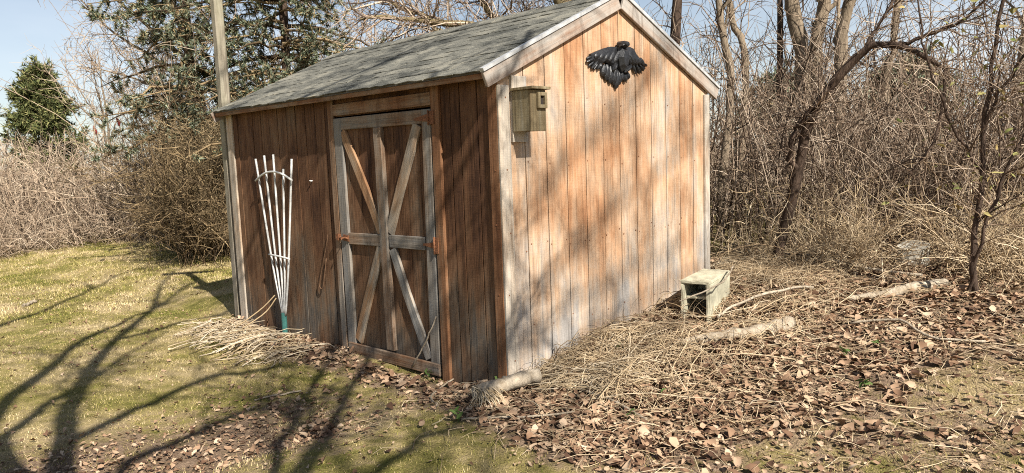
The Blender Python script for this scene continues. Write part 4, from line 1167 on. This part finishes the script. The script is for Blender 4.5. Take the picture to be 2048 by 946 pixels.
# far bare trees along the left horizon
for (x0, y0_, h, lab) in [(4.2, 21.5, 5.0, 'slim bare grey tree beyond the brush, right of the fir'), (5.4, 20.5, 5.4, 'bare grey tree between the fir and the spruce'), (6.2, 22.5, 6.0, 'pale bare tree behind the spruce edge'), (1.2, 24, 4.4, 'faint bare tree left of the fir on the horizon')]:
    stems = [([(x0, y0_, -.1), (x0+.1, y0_, h*.5), (x0, y0_, h)], [.06, .04, .012])]
    for q in range(6):
        s = np.array([x0, y0_, h*rng.uniform(.25, .7)]); d = unit(np.array([rng.normal(), rng.normal(), 1.6]))
        stems.append(([s, s+d*h*.2, s+d*h*.42+[0, 0, .2]], [.028, .018, .006]))
    make_tree('bare_tree', lab, stems, [dict(count=90, L=(.5, 1.4), r0=.010, n=5, spread=.5, up=.3), dict(count=380, L=(.3, .8), r0=.006, n=4, spread=.6, up=.2)], M_BARK, M_PINK, 'tree', 'bare trees on the left horizon')
# overhanging bare boughs left of the post
make_tree('birch_tree', 'thin bare tree with drooping boughs left of the spruce top',
    [([(3.0, 11.2, -.1), (2.9, 11.2, 2.5), (2.6, 11.2, 4.2), (2.2, 11.2, 6.0)], [.10, .085, .06, .03]),
     ([(2.8, 11.2, 2.9), (2.2, 11.5, 3.5), (1.6, 11.8, 4.0), (.9, 12.0, 4.9)], [.04, .03, .02, .008]),
     ([(2.7, 11.2, 3.5), (2.0, 11.3, 4.1), (1.4, 11.5, 4.7), (.9, 11.7, 5.4)], [.04, .03, .02, .008]),
     ([(2.85, 11.2, 2.5), (2.2, 11.3, 2.9), (1.5, 11.5, 3.2), (.9, 11.6, 3.3)], [.03, .022, .014, .006])],
    [dict(count=150, L=(.4, 1.2), r0=.008, n=6, spread=.7), dict(count=500, L=(.2, .6), r0=.005, n=4)], M_BARK, M_PINK)
# sumac heads in the far brush
for i, (sx, sy, sz) in enumerate([(2.05, 14.9, 2.25), (2.45, 14.6, 2.42), (2.75, 14.4, 2.55), (3.0, 14.2, 2.05), (3.25, 14.1, 2.5), (2.9, 14.5, 2.0)]):
    lab = ['leftmost red sumac head above the far brush', 'second red sumac head from the left above the far brush', 'third red sumac head from the left above the far brush', 'low red sumac head nearest the spruce', 'highest red sumac head, right against the spruce', 'lowest middle red sumac head over the far brush'][i]
    e = empty('sumac', (sx, sy, float(gz(sx, sy))), lab, 'shrub', 'red sumac heads')
    rod('stem', [(sx+.25, sy+.1, float(gz(sx, sy))), (sx+.12, sy, sz*.6), (sx, sy, sz)], .012, M_BARK, e, 8, 5)
    rod('seed_head', [(sx, sy, sz-.02), (sx-.02, sy, sz+.07), (sx-.05, sy, sz+.16)], .04, plain('sumac_red', (.22, .035, .03), .95, 0, .5, 60, .1, .8) if i == 0 else bpy.data.materials['sumac_red'], e, 6, 7, .006, True, rad=[.02, .045, .04, .008])

# ------------------------------------------------------------------ trees behind the visitor that throw the branch shadows
cot = 1/math.tan(EL)
def lift(sx, sy, h):
    h = h*.78
    return (sx - math.sin(AZ)*h*cot, sy - math.cos(AZ)*h*cot, h)
stems = [([lift(-2.60, -1.0, 4.6), lift(-2.45, .1, 5.6), lift(-2.31, .90, 6.2), lift(-2.09, 1.67, 6.8), lift(-1.79, 2.51, 7.4), lift(-1.17, 3.77, 8.3), lift(-.51, 4.97, 9.1), lift(.41, 6.93, 10.3), lift(.9, 7.9, 11.0)], [.12, .09, .08, .074, .066, .056, .046, .03, .013])]
for sh_, hs, r_ in [([(-2.2, 1.25), (-1.82, 1.60), (-1.52, 1.74), (-1.09, 1.97), (-.86, 1.87), (-.43, 1.74), (.7, 2.2)], (6.5, 7.8), .036),
                    ([(-2.45, .2), (-2.09, .67), (-1.88, .84), (-1.61, .91), (-1.26, 1.04), (-.96, .97), (-.62, .93), (.4, 1.5)], (5.7, 7.2), .034),
                    ([(-2.45, .1), (-2.5, 1.6), (-2.26, 2.51), (-1.95, 2.97), (-1.64, 3.56), (-1.36, 4.10), (-.89, 4.62), (-.28, 5.42), (.6, 6.4)], (5.6, 9.6), .055),
                    ([(-2.42, .4), (-2.44, 1.52), (-2.23, 1.98), (-2.03, 2.30), (-1.78, 2.50), (-1.47, 2.88), (-.7, 3.8)], (5.9, 8.2), .045),
                    ([(-2.4, .6), (-2.7, 2.6), (-2.2, 4.9), (-1.62, 5.99), (-1.17, 6.47), (-.47, 7.42), (.26, 8.33), (.9, 8.7)], (6.0, 11.2), .045),
                    ([(-2.55, -.7), (-1.95, -.55), (-1.47, -.08), (-1.11, .29), (-.71, .73), (.2, 1.7), (1.3, 2.9)], (4.9, 8.0), .05),
                    ([(-1.95, -.5), (-1.45, .23), (-1.06, .73), (-.4, 1.5), (.6, 2.9)], (5.4, 7.6), .035),
                    ([(-2.3, -.9), (-1.2, -.40), (-.89, -.26), (-.5, -.2), (.3, .5)], (5.0, 6.8), .028),
                    ([(-1.17, 3.77), (-.4, 4.1), (.6, 4.3), (1.8, 4.6)], (8.3, 9.8), .03)]:
    hh = np.linspace(hs[0], hs[1], len(sh_))
    stems.append(([lift(a[0], a[1], h) for a, h in zip(sh_, hh)], [r_*1.1, r_, r_*.75, r_*.3]))
b0 = np.array(stems[0][0][0]); foot = np.array([b0[0]-.15, b0[1]-.1, float(gz(b0[0], b0[1]))-.1])
stems[0] = ([tuple(foot), tuple(foot+(b0-foot)*.5+np.array([.05, 0, 0]))]+stems[0][0], [.17, .145]+stems[0][1])
make_tree('shade_tree', 'large bare lawn tree behind the viewer casting the long branch shadows', stems,
          [dict(count=230, L=(.4, 1.5), r0=.012, n=6, spread=.7, up=.15, tmin=.4), dict(count=650, L=(.3, .9), r0=.007, n=5)], M_BARK, M_BARK)
rng = np.random.default_rng(23)
stems = [([(-6.3, -13.2, -.1), (-6.3, -13.2, 3), (-6.0, -13.2, 6), (-5.4, -13.1, 8.5), (-4.6, -13.0, 11), (-4.2, -12.8, 13.5)], [.22, .18, .14, .08, .045, .02])]
for q in range(8):
    s = np.array([-5.2, -13.1, rng.uniform(8.8, 10.8)]); t1 = np.array([rng.uniform(-3.6, .4), -13+rng.normal(0, .7), rng.uniform(12.0, 15.6)])
    stems.append(([s, s*.5+t1*.5+[-.2, 0, .55], t1], [.030, .022, .009]))
make_tree('shade_tree', 'bare tree behind the viewer dappling the gable and roof', stems,
          [dict(count=95, L=(.4, 1.3), r0=.018, n=6, spread=1.0, up=.1, tmin=.55, curl=.4), dict(count=240, L=(.3, .8), r0=.011, n=5)], M_BARK, M_BARK)
print('leaves', n_leaf, 'tris', sum(sum(len(p.vertices)-2 for p in me.polygons) if len(me.polygons) < 3000 else len(me.loops)-2*len(me.polygons) for me in bpy.data.meshes))
